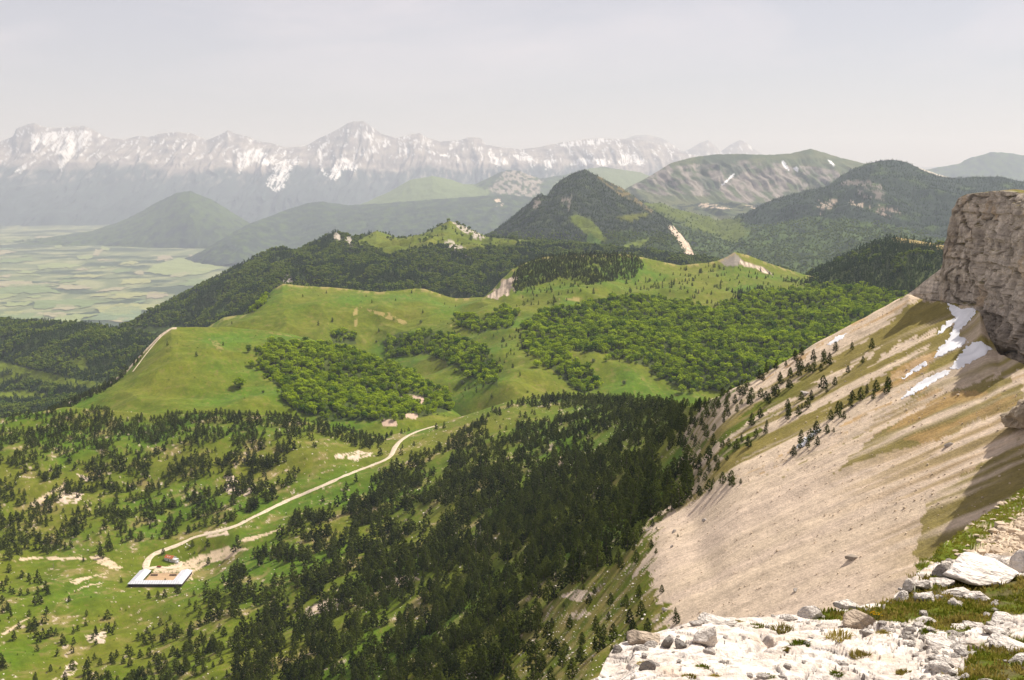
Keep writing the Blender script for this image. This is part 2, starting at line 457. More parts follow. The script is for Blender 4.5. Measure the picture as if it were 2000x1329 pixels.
sheet('snowy_range', [[(u, v, 22000) for u, v in S_crest], [(-250,330,20800),(2250,350,20800)], [(-250,400,18800),(1000,400,18800),(2250,390,19500)], [(-250,470,16000),(2250,470,16500)]],
      -250, 2250, 1250, 110, [(1.05, 500), (1.12, 1400)], range_disp(100, 430, 820, .07), range_color, M_far, label='pale hazy limestone range streaked with snow on the skyline', far=lambda u: 1.88 + 0 * u)
S2 = [(1050,330),(1180,300),(1225,270),(1240,265),(1262,264),(1290,269),(1312,282),(1335,297),(1350,290),(1368,279),(1383,274),(1396,284),(1408,296),(1425,284),(1445,274),(1456,277),(1470,290),(1490,302),(1520,312),(1700,325),(2250,335)]
sheet('snowy_range_behind', [[(u, v, 28000) for u, v in S2], [(1000,360,26000),(2250,370,26000)], [(1000,420,24000),(2250,420,24000)]],
      1050, 2250, 420, 40, [(1.05, 600), (1.1, 1600)], range_disp(140, 260, 700, .06), range_color, M_far, label='fainter snow streaked peaks behind the range on the skyline', far=lambda u: 1.88 + 0 * u)

# --- hazy hills
def canopy(amp, wl, big=0, bigwl=400, seed=0, crest=.3):
    def d(pos, uu, tt, vv):
        x, y = pos[..., 0], pos[..., 1]
        f = crest + (1 - crest) * sstep(0, .2, tt)
        pos[..., 2] += amp * fbm(x / wl, y / wl, 0, 3, seed + 1) * (.5 + .5 * f)
        if big:
            pos[..., 2] += big * ridged(x / bigwl, y / bigwl, 0, 3, seed + 2) * f * (1 - sstep(.8, 1, tt)) - big * .2 * f
        return pos
    return d
def forest_color(mead=(), bare=(), bright=.3, seed=0, conifer=True, scale=180):
    def c(pos, pu, pv, nrm, t):
        x, y = pos[..., 0], pos[..., 1]
        n = fbm(x / scale, y / scale, 0, 4, seed + 5)
        col = mixc(CONIF * 1.2, BROAD, sstep(.35 - bright, .75 - bright, n + .25)) if conifer else mixc(BROAD, BROAD * 1.25, sstep(-.2, .2, n))
        fine = fbm(x / 25, y / 25, 0, 2, seed + 6)
        col = col * (1 + .5 * fine[..., None])
        for p, k in mead:
            wu, wv = warp(pu, pv, pos, 7, 160, seed + 7)
            col = mixc(col, k, inpoly(p, wu, wv) * 1.0)
        for p, k in bare:
            wu, wv = warp(pu, pv, pos, 6, 60, seed + 8)
            m = inpoly(p, wu, wv) & (fbm(x / 90, pos[..., 2] / 60, 0, 3, seed + 9) > -.03)
            col = mixc(col, k, m * 1.0)
        return col
    return c
sheet('far_hill', [[(1700,345,17500),(1800,335,17500),(1830,328,17500),(1870,322,17500),(1900,308,17500),(1935,299,17500),(1955,299,17500),(1985,303,17500),(2060,312,17500),(2250,330,17500)],
                   [(1700,380,16000),(2250,390,16000)], [(1700,430,14000),(2250,430,14000)]], 1700, 2250, 200, 40, [(1.06, 400), (1.15, 900)],
      canopy(40, 120, 90, 900, 11), forest_color(seed=12), M_hill, 6, label='faint blue hill on the skyline at the right', far=lambda u: 1.6 + 0 * u)
sheet('valley_hill', [[(-80,478,13800),(60,470,13800),(180,452,13500),(250,428,13300),(300,400,13200),(345,377,13000),(370,374,13000),(410,389,13000),(450,414,13000),(500,445,12800),(620,500,12500)],
                      [(-80,482,13000),(180,468,12800),(370,425,12300),(500,465,12200),(620,505,12000)], [(-80,488,12500),(200,490,12300),(370,485,12000),(620,510,11500)]], -80, 620, 300, 60, [(1.06, 250), (1.15, 700)],
      canopy(30, 90, 70, 700, 21), forest_color(seed=22, bright=.4), M_hill, 8, label='hazy wooded hill rising from the farmland plain', far=lambda u: 1.88 + 0 * u)
G_m = [([(690,400),(800,350),(850,340),(960,372),(940,395),(870,400),(760,420)], np.array([.13, .17, .05])), ([(1080,360),(1150,325),(1400,350),(1400,420),(1080,400)], np.array([.12, .15, .045]))]
G_b = [([(955,370),(985,335),(1010,332),(1060,352),(1050,385),(980,385)], ROCK * .75), ([(963,392),(975,388),(980,402),(970,405)], PALE)]
sheet('green_hill', [[(560,430,13800),(700,402,13600),(760,376,13500),(800,353,13500),(845,344,13500),(880,352,13500),(905,361,13500),(930,360,13500),(955,348,13500),(975,338,13500),(990,334,13500),(1012,334,13500),(1035,343,13500),(1055,350,13500),(1100,343,14000),(1150,330,14500),(1180,327,14500),(1250,338,14500),(1330,365,14000),(1500,380,14000)],
                     [(560,450,12800),(850,385,12700),(1000,375,12700),(1200,375,13000),(1500,400,13000)], [(560,480,11800),(1000,430,11600),(1500,440,11600)]], 560, 1500, 470, 60, [(1.06, 250), (1.15, 700)],
      canopy(18, 60, 60, 500, 31), forest_color(G_m, G_b, seed=32), M_hill, 5, label='pale green hill with a grey rocky peak beside it', far=lambda u: 1.9 + 0 * u)
sheet('blue_ridge', [[(330,522,12300),(370,504,12000),(400,488,11800),(440,464,11600),(480,441,11500),(560,411,11300),(600,398,11200),(630,395,11200),(680,402,11200),(720,400,11000),(800,394,10800),(930,385,10500),(1000,382,10400),(1080,392,10000),(1250,402,9500),(1500,440,9500)],
                     [(330,524,12000),(480,470,10800),(620,445,10200),(900,425,9600),(1250,440,9000),(1500,460,8600)], [(330,528,11800),(480,510,10300),(620,505,9000),(1000,490,8200),(1500,500,7600)]], 330, 1500, 560, 80, [(1.06, 250), (1.15, 650)],
      canopy(22, 45, 60, 520, 41), forest_color([], G_b[1:], seed=42, bright=.22), M_hill, 8, label='long blue green forested ridge behind the pyramid hill', far=lambda u: 1.68 + .34 * sstep(400, 600, u))

# --- rocky mountain and dark forested mountain at the right
def rocky_color(pos, pu, pv, nrm, t):
    x, y, z = pos[..., 0], pos[..., 1], pos[..., 2] - CZ
    n = fbm(x / 160, z / 60, 0, 4, 55)
    wu, wv = warp(pu, pv, pos, 8, 250, 57)
    col = mixc(np.array([.07, .088, .034]), np.array([.105, .112, .046]), sstep(-.2, .2, n))
    face = [(1225,362),(1300,325),(1390,318),(1440,312),(1500,316),(1560,325),(1640,335),(1690,340),(1640,352),(1580,362),(1540,388),(1480,402),(1440,395),(1400,385),(1350,380),(1290,382)]
    f = inpoly(face, wu, wv)
    st = fbm((x + .35 * z) / 90 + .5 * fbm(x / 400, z / 300, 0, 3, 157), z / 260, 0, 4, 58)
    rockc = mixc(np.array([.085, .075, .065]), np.array([.25, .215, .18]), sstep(-.25, .25, st + .5 * n))
    col = mixc(col, rockc, f * sstep(-.2, .05, n + st + .3 * fbm(x / 40, z / 25, 0, 3, 159)))
    scr = [(1360,398),(1480,402),(1540,390),(1560,398),(1480,412),(1420,408),(1370,404)]
    col = mixc(col, PALE * .8, (inpoly(scr, wu, wv) & (st > -.15)) * 1.0)
    dk = [(1380,300),(1470,302),(1460,330),(1400,378),(1330,372),(1360,330)]
    col = mixc(col, np.array([.045, .06, .03]), inpoly(dk, wu, wv) * sstep(-.2, .1, fbm(x / 300, z / 200, 0, 3, 59)) * .85)
    trees = [(1300,402),(1400,395),(1500,398),(1500,420),(1430,425),(1330,412)]
    col = mixc(col, CONIF, (inpoly(trees, wu, wv) & (fbm(x / 130, y / 200, 0, 3, 60) > .0)) * 1.0)
    strip = [(1690,320),(1750,312),(1880,352),(1850,352),(1760,328)]
    col = mixc(col, np.array([.42, .38, .30]), inpoly(strip, pu, pv) * 1.0)
    for p in ([(1525,318),(1530,313),(1540,328),(1541,334),(1532,328)], [(1548,330),(1556,325),(1560,330),(1557,337)], [(1616,314),(1622,313),(1630,322),(1628,325)], [(1408,363),(1424,347),(1437,336),(1430,346),(1411,364)]):
        col = mixc(col, SNOW, inpoly(p, pu, pv) * 1.0)
    return col
def rocky_disp(pos, uu, tt, vv):
    x, z = pos[..., 0], pos[..., 2]
    s = sstep(0, .1, tt) * (1 - sstep(.55, .85, tt))
    r = ridged((x + .35 * z) / 330 + .5 * fbm(x / 400, z / 300, 0, 3, 157), z / 900, 0, 5, 155, .6)
    pos[..., 2] += (r - .3) * 70 * s + 8 * np.sin(z / 22 + 3 * fbm(x / 300, z / 90, 0, 2, 158)) * s
    pos[..., 1] += -(r - .3) * 190 * s
    pos[..., 2] += 8 * fbm(x / 60, pos[..., 1] / 60, 0, 3, 156)
    return pos
sheet('rocky_mountain', [[(1130,402,9500),(1200,385,9500),(1230,364,9500),(1255,352,9500),(1280,338,9600),(1310,319,9600),(1350,308,9700),(1395,302,9800),(1440,301,9800),(1500,303,9800),(1545,300,9800),(1565,295,9800),(1583,291,9800),(1605,297,9800),(1640,308,9800),(1690,320,9800),(1745,315,9800),(1790,326,9800),(1830,340,9800),(1870,352,9800),(2250,380,9500)],
                         [(1130,408,9300),(1300,350,9350),(1450,335,9450),(1580,335,9450),(1700,345,9400),(2250,390,9200)], [(1130,420,8600),(1300,388,8700),(1450,392,8700),(1560,395,8800),(2250,420,8600)],
                         [(1130,440,7500),(1300,412,7600),(1500,420,7600),(2250,450,7400)], [(1130,500,6000),(1400,480,6100),(2250,520,6000)]], 1130, 2250, 560, 120, [(1.03, 250), (1.1, 900)],
      rocky_disp, rocky_color, M_hill, 3, label='grey cliffed mountain with green top and small snow streaks', far=lambda u: 1.5 + 0 * u)
D_mead = [([(1250,395),(1330,400),(1440,430),(1470,455),(1440,470),(1330,440)], GRASS * .8)]
D_bare = [([(1600,396),(1640,388),(1630,402),(1600,420)], PALE * .8), ([(1660,392),(1705,400),(1700,410),(1665,402)], PALE * .85), ([(1710,400),(1760,412),(1740,425),(1715,418)], PALE * .6), ([(1660,350),(1720,355),(1730,395),(1690,385),(1640,360)], ROCK * .6), ([(1575,392),(1600,390),(1590,396)], PALE * .7)]
def dark_color(pos, pu, pv, nrm, t):
    base = forest_color((), (), seed=62, bright=.05)(pos, pu, pv, nrm, t)
    x, y = pos[..., 0], pos[..., 1]
    wu, wv = warp(pu, pv, pos, 14, 300, 63)
    low = [(1250,400),(1330,420),(1420,470),(1440,445),(1500,440),(1560,428),(1640,430),(1700,430),(1760,445),(1850,470),(1850,560),(1250,560)]
    n = fbm(x / 90, y / 90, 0, 3, 64)
    base = mixc(base, mixc(BROAD * .8, BROAD * 1.25, sstep(-.2, .2, n)), inpoly(low, wu, wv) * sstep(-.35, -.05, n))
    for p, k in D_mead: base = mixc(base, k, inpoly(p, wu, wv) * 1.0)
    wu, wv = warp(pu, pv, pos, 6, 50, 65)
    for p, k in D_bare: base = mixc(base, k * .72, (inpoly(p, wu, wv) & (fbm(x / 35, pos[..., 2] / 30, 0, 3, 66) > .02)) * 1.0)
    return base
sheet('dark_forested_mountain', [[(1230,395,7600),(1290,400,7500),(1350,420,7200),(1410,438,7000),(1450,425,6800),(1500,398,6700),(1530,385,6800),(1560,378,6800),(1615,366,6800),(1640,350,6900),(1665,333,7000),(1690,320,7000),(1715,314,7000),(1745,316,7000),(1770,322,7000),(1800,335,7000),(1830,345,7000),(1850,350,7000),(1885,350,7000),(1920,346,7000),(1950,349,7000),(1990,358,7000),(2250,372,7000)],
                                 [(1230,402,7300),(1410,448,6700),(1500,425,6450),(1700,385,6300),(2250,420,6200)], [(1230,425,6500),(1410,475,6000),(1560,455,5800),(1700,445,5700),(2250,470,5600)],
                                 [(1230,470,5700),(1430,515,5200),(1570,520,4900),(1900,515,4900),(2250,530,4900)], [(1230,560,4400),(1570,580,4100),(2250,600,4000)]], 1230, 2250, 620, 140, [(1.04, 200), (1.12, 800)],
      canopy(9, 26, 90, 480, 61), dark_color, M_hill, 5, label='dark forested mountain with bright beech woods on its lower slopes', far=lambda u: 1.3 + 0 * u)

# --- pyramid hill
P_mead = [([(1110,425),(1130,418),(1165,440),(1185,470),(1170,480),(1140,455)], GRASS * .85), ([(1195,425),(1250,415),(1270,420),(1230,432)], GRASS2 * .7), ([(1218,480),(1265,465),(1262,482),(1220,486)], GRASS), ([(1130,500),(1150,455),(1200,500)], LUSH * .8)]
P_bare = [([(1303,440),(1318,442),(1340,468),(1360,500),(1369,516),(1335,516),(1338,495),(1320,465)], PALE), ([(1105,380),(1118,385),(1112,410),(1095,395)], ROCK * .5), ([(1160,340),(1210,362),(1280,415),(1270,415),(1200,375)], DRY * .5), ([(1035,400),(1050,384),(1058,400),(1040,410)], ROCK * .55)]
def pyr_color(pos, pu, pv, nrm, t):
    x, y = pos[..., 0], pos[..., 1]
    n = fbm(x / 70, y / 70, 0, 3, 71)
    col = mixc(np.array([.022, .030, .018]), np.array([.05, .065, .02]), sstep(-.1, .4, n))
    wu, wv = warp(pu, pv, pos, 6, 120, 73)
    low = [(1000,470),(1150,470),(1230,450),(1330,470),(1480,520),(1500,600),(900,600),(900,480)]
    col = mixc(col, BROAD * (.8 + .5 * n[..., None]), inpoly(low, wu, wv) * .9)
    for p, k in P_mead: col = mixc(col, k, inpoly(p, wu, wv) * 1.0)
    wu, wv = warp(pu, pv, pos, 3, 30, 74)
    for p, k in P_bare: col = mixc(col, k, (inpoly(p, wu, wv) & (fbm(x / 28, pos[..., 2] / 22, 0, 3, 75) > (-.3 if k[0] > .5 else .0))) * 1.0)
    return col
sheet('pyramid_hill', [[(880,500,5300),(930,470,5350),(960,455,5400),(985,437,5450),(1005,422,5500),(1020,408,5500),(1034,398,5500),(1042,388,5500),(1056,380,5500),(1068,384,5550),(1080,366,5800),(1095,354,5850),(1112,343,5900),(1130,336,5900),(1142,332,5900),(1158,340,5900),(1190,356,5900),(1215,368,5850),(1240,386,5800),(1265,404,5750),(1290,420,5700),(1310,436,5600),(1330,460,5400),(1350,488,5150),(1372,515,4900),(1420,545,4700),(1550,600,4300)],
                       [(880,512,5000),(1000,450,5150),(1060,415,5200),(1140,385,5450),(1250,425,5350),(1330,470,5200),(1372,520,4800),(1550,605,4200)], [(880,530,4700),(1060,470,4750),(1160,450,4850),(1300,470,4850),(1372,530,4600),(1550,612,4100)], [(880,600,3900),(1150,540,4200),(1550,630,3900)]],
      880, 1550, 440, 130, [(1.04, 250), (1.12, 700)], canopy(6, 22, 55, 260, 71, .1), pyr_color, M_hill, 3, label='dark pyramid shaped forested hill with a pale scree rib', far=lambda u: 1.25 + 0 * u)

# --- forested ridge with rock towers and green humps
F_green = [[(690,475),(735,450),(770,462),(830,455),(880,430),(960,465),(1000,468),(1070,470),(1000,480),(940,485),(905,495),(860,480),(800,490),(760,500),(720,485)]]
def ridge_color(pos, pu, pv, nrm, t):
    x, y = pos[..., 0], pos[..., 1]
    n = fbm(x / 120, y / 120, 0, 4, 81)
    col = mixc(FLOOR * .7, BROAD * .8, sstep(-.2, .3, n))
    wu, wv = warp(pu, pv, pos, 5, 90, 82)
    for p in F_green: col = mixc(col, mixc(GRASS, GRASS2, sstep(-.2, .3, n)), inpoly(p, wu, wv) * 1.0)
    wu, wv = warp(pu, pv, pos, 3, 25, 83)
    rk = fbm(x / 18, y / 18, 0, 3, 84)
    for p in ([(650,455),(660,452),(668,478),(655,470)], [(672,462),(690,462),(692,480),(680,492),(674,475)], [(865,475),(885,470),(910,485),(915,500),(890,490)], [(560,488),(578,490),(572,500)], [(550,545),(560,525),(572,545),(560,560)], [(880,432),(905,440),(950,465),(930,468),(900,450)]):
        col = mixc(col, ROCK * 1.1, (inpoly(p, wu, wv) & (rk > -.18)) * 1.0)
    return col
sheet('forested_ridge', [[(150,690,4200),(230,652,4300),(300,606,4400),(350,580,4500),(400,555,4600),(450,527,4650),(500,502,4700),(530,490,4750),(555,487,4750),(575,494,4750),(600,482,4750),(630,466,4800),(650,456,4800),(658,453,4800),(668,460,4800),(676,458,4800),(690,468,4850),(715,460,4950),(735,452,5000),(755,458,5000),(780,467,5000),(830,457,5000),(855,444,5000),(878,432,5000),(900,440,5000),(930,455,5000),(960,466,5000),(1010,468,5000),(1100,475,5000),(1300,500,4900),(1550,540,4600)],
                         [(150,700,4050),(400,590,4250),(550,525,4350),(700,505,4450),(880,475,4600),(1000,490,4500),(1300,515,4500),(1550,550,4300)], [(150,720,3900),(400,640,3800),(550,565,3850),(700,545,3900),(900,535,3900),(1300,540,4000),(1550,570,3900)], [(150,780,3500),(550,640,3300),(900,620,3300),(1550,620,3300)]],
      150, 1550, 620, 130, [(1.03, 200), (1.12, 600)], canopy(3, 20, 60, 300, 80, .08), ridge_color, M_hill, 4, label='forested ridge with grey rock towers and bright green humps')
L_mead = [[(-50,735),(30,732),(35,742),(0,750),(-60,750)], [(-50,772),(40,762),(85,768),(90,778),(-50,782)], [(130,700),(170,700),(175,730),(150,720)], [(-60,690),(40,715),(140,740),(240,755),(240,765),(100,752),(0,725)]]
def left_color(pos, pu, pv, nrm, t):
    x, y = pos[..., 0], pos[..., 1]
    n = fbm(x / 120, y / 120, 0, 4, 85)
    col = mixc(FLOOR * .7, BROAD * .7, sstep(-.2, .3, n))
    wu, wv = warp(pu, pv, pos, 5, 90, 86)
    for p in L_mead: col = mixc(col, GRASS, inpoly(p, wu, wv) * 1.0)
    return col
sheet('wooded_hill', [[(-250,622,4300),(0,626,4200),(60,630,4100),(130,633,3950),(200,640,3800),(290,654,3650),(330,672,3500),(420,700,3300),(600,740,3100)],
                      [(-250,670,3900),(0,670,3850),(200,690,3500),(420,730,3100),(600,770,2900)], [(-250,735,3650),(0,735,3600),(200,755,3200),(420,790,2800),(600,800,2700)], [(-250,850,2900),(600,850,2500)]],
      -250, 600, 360, 110, [(1.04, 150), (1.12, 400)], canopy(3, 20, 40, 300, 84, .2), left_color, M_hill, 8, label='dark wooded hill above the plain at the left')
sheet('small_forested_hill', [[(1480,590,3100),(1540,560,3100),(1590,531,3100),(1650,502,3000),(1700,480,2950),(1735,468,2900),(1752,465,2880),(1800,472,2800),(1840,481,2700),(2250,520,2500)],
                              [(1480,600,2950),(1650,530,2800),(1760,500,2650),(2250,545,2350)], [(1480,640,2600),(1700,590,2450),(2250,600,2150)], [(1480,720,2100),(2250,700,1900)]],
      1480, 2250, 300, 90, [(1.03, 60), (1.12, 300)], canopy(3, 22, 25, 220, 87, .1),
      lambda pos, pu, pv, nrm, t: mixc(mixc(FLOOR, FLOOR * 1.4, sstep(-.2, .2, fbm(pos[..., 0] / 50, pos[..., 1] / 50, 0, 3, 88))), DRY * 1.1, (inpoly([(1735,460),(1752,460),(1850,475),(1850,495),(1800,484),(1752,473)], pu, pv)) * 1.0), M_hill, 5,
      label='small dark pine covered hill beside the cliff')

# --- meadow hills in the middle distance
def meadow_base(pos, seed, dry=.25):
    x, y = pos[..., 0], pos[..., 1]
    n = fbm(x / 160, y / 160, 0, 4, seed); n2 = fbm(x / 28, y / 28, 0, 3, seed + 1); n3 = fbm(x / 9, y / 9, 0, 2, seed + 2)
    col = mixc(GRASS, LUSH, sstep(-.05, .3, n))
    col = mixc(col, GRASS2, sstep(.0, .35, -n) * .9)
    col = mixc(col, DRY * .75, sstep(.18, .42, n2 + .35 * n3) * dry)
    n4 = fbm(x / 3.5, y / 3.5, 0, 2, seed + 3)
    col = mixc(col, OLIVE * .9, sstep(.25, .42, n3 + .6 * n4) * .6)
    return col * (1 + .35 * n3 + .22 * n2 + .2 * n4)[..., None]
RM_bare = [[(948,580),(955,572),(975,560),(985,548),(1005,537),(1012,540),(1000,565),(985,580),(970,586)], [(1430,505),(1448,508),(1500,528),(1510,538),(1470,525),(1435,515)]]
RM_path = [[(690,600),(700,600),(700,640),(695,640)], [(700,600),(760,612),(800,632),(790,634),(740,616)], [(875,622),(880,620),(884,636),(880,640)], [(1320,545),(1330,547),(1370,570),(1365,572)], [(1090,580),(1130,585),(1130,590),(1090,587)]]
def rear_color(pos, pu, pv, nrm, t):
    col = meadow_base(pos, 201, .3)
    x, y = pos[..., 0], pos[..., 1]
    wu, wv = warp(pu, pv, pos, 5, 60, 203)
    rk = fbm(x / 14, pos[..., 2] / 14, 0, 3, 204)
    for p in RM_bare: col = mixc(col, PALE * np.clip(.62 + 1.5 * fbm(x / 7, pos[..., 2] / 16, 0, 3, 205), .2, 1.1)[..., None], (inpoly(p, pu + rk * 14, pv + rk * 10)) * 1.0)
    for p in RM_path: col = mixc(col, DRY * 1.2, (inpoly(p, wu, wv) & (rk > -.05)) * .8)
    dk = [(1405,510),(1432,492),(1448,505),(1440,520),(1415,520)]
    col = mixc(col, ROCK * .6, inpoly(dk, pu, pv) * 1.0)
    edge = sstep(6, 1, pv - np.interp(pu, RC[:, 0], RC[:, 1]))
    col = mixc(col, DRY * 1.2, edge * (rk > .05) * .6)
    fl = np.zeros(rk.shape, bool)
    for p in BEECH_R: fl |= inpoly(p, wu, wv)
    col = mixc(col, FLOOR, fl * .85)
    return col
RC = np.array([(330,690,2600),(380,655,2650),(425,630,2650),(437,622,2650),(480,617,2650),(497,606,2680),(510,588,2700),(535,566,2740),(552,555,2750),(600,560,2750),(640,562,2750),(740,572,2750),(800,567,2800),(830,567,2800),(860,576,2800),(890,585,2800),(945,582,2800),(962,568,2800),(980,548,2820),(1000,530,2850),(1025,515,2880),(1060,505,2900),(1110,499,2900),(1180,499,2900),(1240,501,2900),(1290,512,2950),(1330,520,2950),(1400,512,3000),(1420,503,3000),(1435,494,3000),(1460,500,3000),(1500,515,3000),(1570,538,2950),(1650,550,2800),(1830,560,2500),(2250,570,2300)], float)
BEECH_R = [
 [(1020,640),(1080,600),(1130,600),(1180,585),(1250,580),(1330,590),(1400,610),(1440,640),(1500,650),(1560,680),(1560,760),(1480,760),(1400,765),(1330,760),(1270,720),(1215,700),(1180,705),(1190,690),(1100,685),(1100,670),(1060,650)],
 [(1018,650),(1070,650),(1105,690),(1165,735),(1170,760),(1140,768),(1100,745),(1060,705),(1020,680)],
 [(745,665),(780,650),(850,650),(890,660),(940,680),(965,710),(975,755),(930,745),(880,710),(830,690),(760,700)],
 [(648,655),(670,642),(690,650),(695,672),(650,672)], [(890,620),(920,618),(955,640),(940,652),(900,640)], [(950,620),(985,600),(1010,612),(1000,640),(960,645)],
 [(1400,600),(1480,575),(1560,565),(1650,560),(1720,535),(1760,545),(1780,580),(1700,660),(1560,700),(1500,660),(1440,635)],
 [(480,612),(500,596),(515,578),(530,572),(515,592),(495,612)]]
sheet('rear_meadow_hill', [RC, [(330,695,2500),(437,640,2500),(550,600,2560),(740,610,2560),(890,620,2560),(1000,570,2680),(1110,545,2700),(1300,560,2720),(1500,560,2720),(1650,575,2600),(2250,600,2150)],
                      [(330,730,2400),(550,660,2430),(740,650,2500),(900,660,2400),(1100,640,2330),(1300,640,2330),(1500,650,2250),(2250,680,1900)],
                      [(330,790,2200),(740,720,2330),(900,715,2170),(1050,700,2080),(1300,700,2080),(1500,720,1950),(2250,760,1650)], [(330,860,2050),(740,790,2090),(890,785,1960),(1000,775,1870),(1300,775,1830),(1500,790,1750),(2250,830,1450)], [(330,930,1850),(740,880,1880),(1000,860,1700),(1500,860,1650),(2250,900,1350)]],
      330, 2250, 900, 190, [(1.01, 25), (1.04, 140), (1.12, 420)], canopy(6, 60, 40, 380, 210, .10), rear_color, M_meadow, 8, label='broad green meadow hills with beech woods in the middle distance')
BEECH_F = [[(500,685),(520,672),(600,672),(660,678),(740,705),(800,730),(850,760),(890,780),(885,800),(830,812),(740,822),(640,822),(575,802),(555,780),(550,760),(520,738),(505,715)]]
FC = np.array([(40,838,1950),(100,803,1950),(150,778,2000),(200,757,2040),(235,735,2060),(250,722,2080),(268,700,2110),(290,678,2140),(310,658,2170),(335,640,2200),(380,638,2230),(440,640,2250),(500,644,2250),(560,652,2230),(620,668,2200),(700,690,2150),(780,716,2100),(850,748,2050),(890,785,1960),(930,830,1850)], float)
def front_color(pos, pu, pv, nrm, t):
    col = meadow_base(pos, 221, .22)
    x, y = pos[..., 0], pos[..., 1]
    rk = fbm(x / 12, y / 12, 0, 3, 224)
    edge = sstep(5, 1, pv - np.interp(pu, FC[:, 0], FC[:, 1])) * (pu < 345)
    col = mixc(col, PALE * .9, edge * (rk > -.2))
    wu, wv = warp(pu, pv, pos, 5, 40, 226)
    for p in ([(410,660),(425,665),(440,680),(430,690),(420,680)], [(490,644),(600,665),(640,672),(560,656)]):
        col = mixc(col, DRY, (inpoly(p, wu, wv) & (rk > 0)) * .7)
    for p in ([(748,720),(765,720),(765,730),(750,728)], [(775,775),(800,770),(830,778),(828,792),(800,785),(780,782)], [(745,820),(775,822),(775,832),(748,832)], [(790,808),(815,808),(810,818),(790,815)]):
        col = mixc(col, np.array([.50, .36, .26]), (inpoly(p, wu, wv)) * 1.0)
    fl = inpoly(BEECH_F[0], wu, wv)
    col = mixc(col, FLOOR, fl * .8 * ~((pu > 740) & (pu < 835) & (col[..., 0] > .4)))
    return col
sheet('front_meadow_hill', [FC, [(40,850,1850),(250,760,1960),(335,690,2060),(450,690,2080),(600,705,2060),(780,745,2000),(930,840,1780)], [(40,870,1780),(250,800,1840),(400,765,1880),(600,760,1910),(780,785,1890),(930,850,1740)],
                       [(40,900,1700),(250,850,1710),(500,830,1740),(780,840,1740),(930,870,1690)], [(40,950,1600),(930,930,1580)]],
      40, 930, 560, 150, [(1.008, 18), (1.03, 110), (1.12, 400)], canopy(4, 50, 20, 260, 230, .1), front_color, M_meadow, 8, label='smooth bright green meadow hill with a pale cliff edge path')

# --- near mountainside: basin with the sheepfold, pine forest and the scree slope
def scree_Y(u, v):
    a = np.arctan((v - 664.5) / F) + PITCH
    T = np.tan(a); X = (u - 1000) / F / (CT - (v - 664.5) / F * ST)
    return 190.0 / (T + .62 * X)
near_cols = {
 -250: [(830,1750),(895,1620),(980,1480),(1080,1320),(1160,1200),(1245,1080),(1329,980),(1450,870)],
 0: [(818,1750),(890,1620),(980,1480),(1080,1310),(1160,1190),(1245,1070),(1329,970),(1450,860)],
 130: [(795,1780),(885,1620),(980,1470),(1080,1300),(1155,1190),(1245,1065),(1329,960),(1450,845)],
 300: [(808,1750),(880,1600),(980,1450),(1080,1290),(1150,1180),(1240,1050),(1329,940),(1450,820)],
 550: [(812,1680),(880,1540),(970,1400),(1060,1250),(1150,1090),(1245,950),(1329,840),(1450,730)],
 740: [(855,1620),(900,1480),(970,1330),(1050,1180),(1140,1010),(1240,850),(1329,730),(1450,620)],
 850: [(831,1650),(870,1480),(940,1290),(1020,1130),(1120,940),(1230,770),(1329,640),(1450,540)],
 1000: [(782,1650),(840,1400),(910,1190),(1000,1000),(1100,800),(1220,640),(1329,520),(1450,430)],
 1150: [(774,1600),(830,1300),(900,1060),(980,850),(1080,640),(1200,500),(1329,400),(1450,340)],
 1270: [(784,1250),(830,1000),(890,800),(960,650),(1040,525),(1150,455),(1329,379),(1450,335)],
 1350: [(795,760),(835,690),(890,620),(960,552),(1040,495),(1150,430),(1329,365),(1450,328)],
}
for u_, vtop in ((1400,776),(1500,726),(1600,667),(1700,613),(1775,574),(1800,585),(1850,591),(1895,599),(1915,612),(1930,655),(1950,690),(2000,712),(2300,790)):
    vs = np.concatenate([[vtop], np.linspace(vtop + 60, 1329, 6), [1450]])
    vs[1:7] = vtop + (1329 - vtop) * np.array([.1, .25, .42, .6, .8, 1.0])
    near_cols[u_] = [(v_, float(scree_Y(u_, v_))) for v_ in vs]
near_rows = [[(u_, *near_cols[u_][k]) for u_ in sorted(near_cols)] for k in range(8)]
SC_BIG = [(1268,1070),(1282,1022),(1305,995),(1380,965),(1450,945),(1530,905),(1600,870),(1680,840),(1760,800),(1860,760),(2100,700),(2300,900),(2300,1460),(1340,1460),(1330,1290),(1310,1215),(1262,1120)]
SC_STRIPS = [
 [(1600,770),(1700,715),(1780,660),(1840,640),(1800,690),(1700,740),(1620,790)], [(1480,835),(1560,790),(1640,740),(1600,790),(1500,850)], [(1560,720),(1660,668),(1760,620),(1700,665),(1600,722)],
 [(1780,565),(1790,585),(1700,635),(1560,715),(1430,785),(1370,810),(1400,776),(1500,722)],
 [(1330,905),(1450,830),(1570,770),(1660,700),(1720,670),(1700,695),(1600,765),(1480,835),(1350,915)],
 [(1380,800),(1480,745),(1620,675),(1720,640),(1640,685),(1500,760),(1400,815)],
 [(1370,960),(1440,905),(1560,830),(1650,790),(1740,745),(1800,700),(1840,700),(1790,770),(1650,850),(1500,925),(1400,965)],
 [(1300,1000),(1360,950),(1420,920),(1400,950),(1330,985)]]
SC_ORANGE = [[(1430,785),(1560,700),(1720,610),(1775,580),(1770,600),(1650,655),(1560,705),(1440,785)], [(1440,935),(1560,880),(1650,835),(1700,790),(1760,720),(1830,680),(1820,730),(1740,780),(1640,850),(1500,925)], [(1800,760),(2050,780),(2050,870),(1860,900),(1740,850)]]
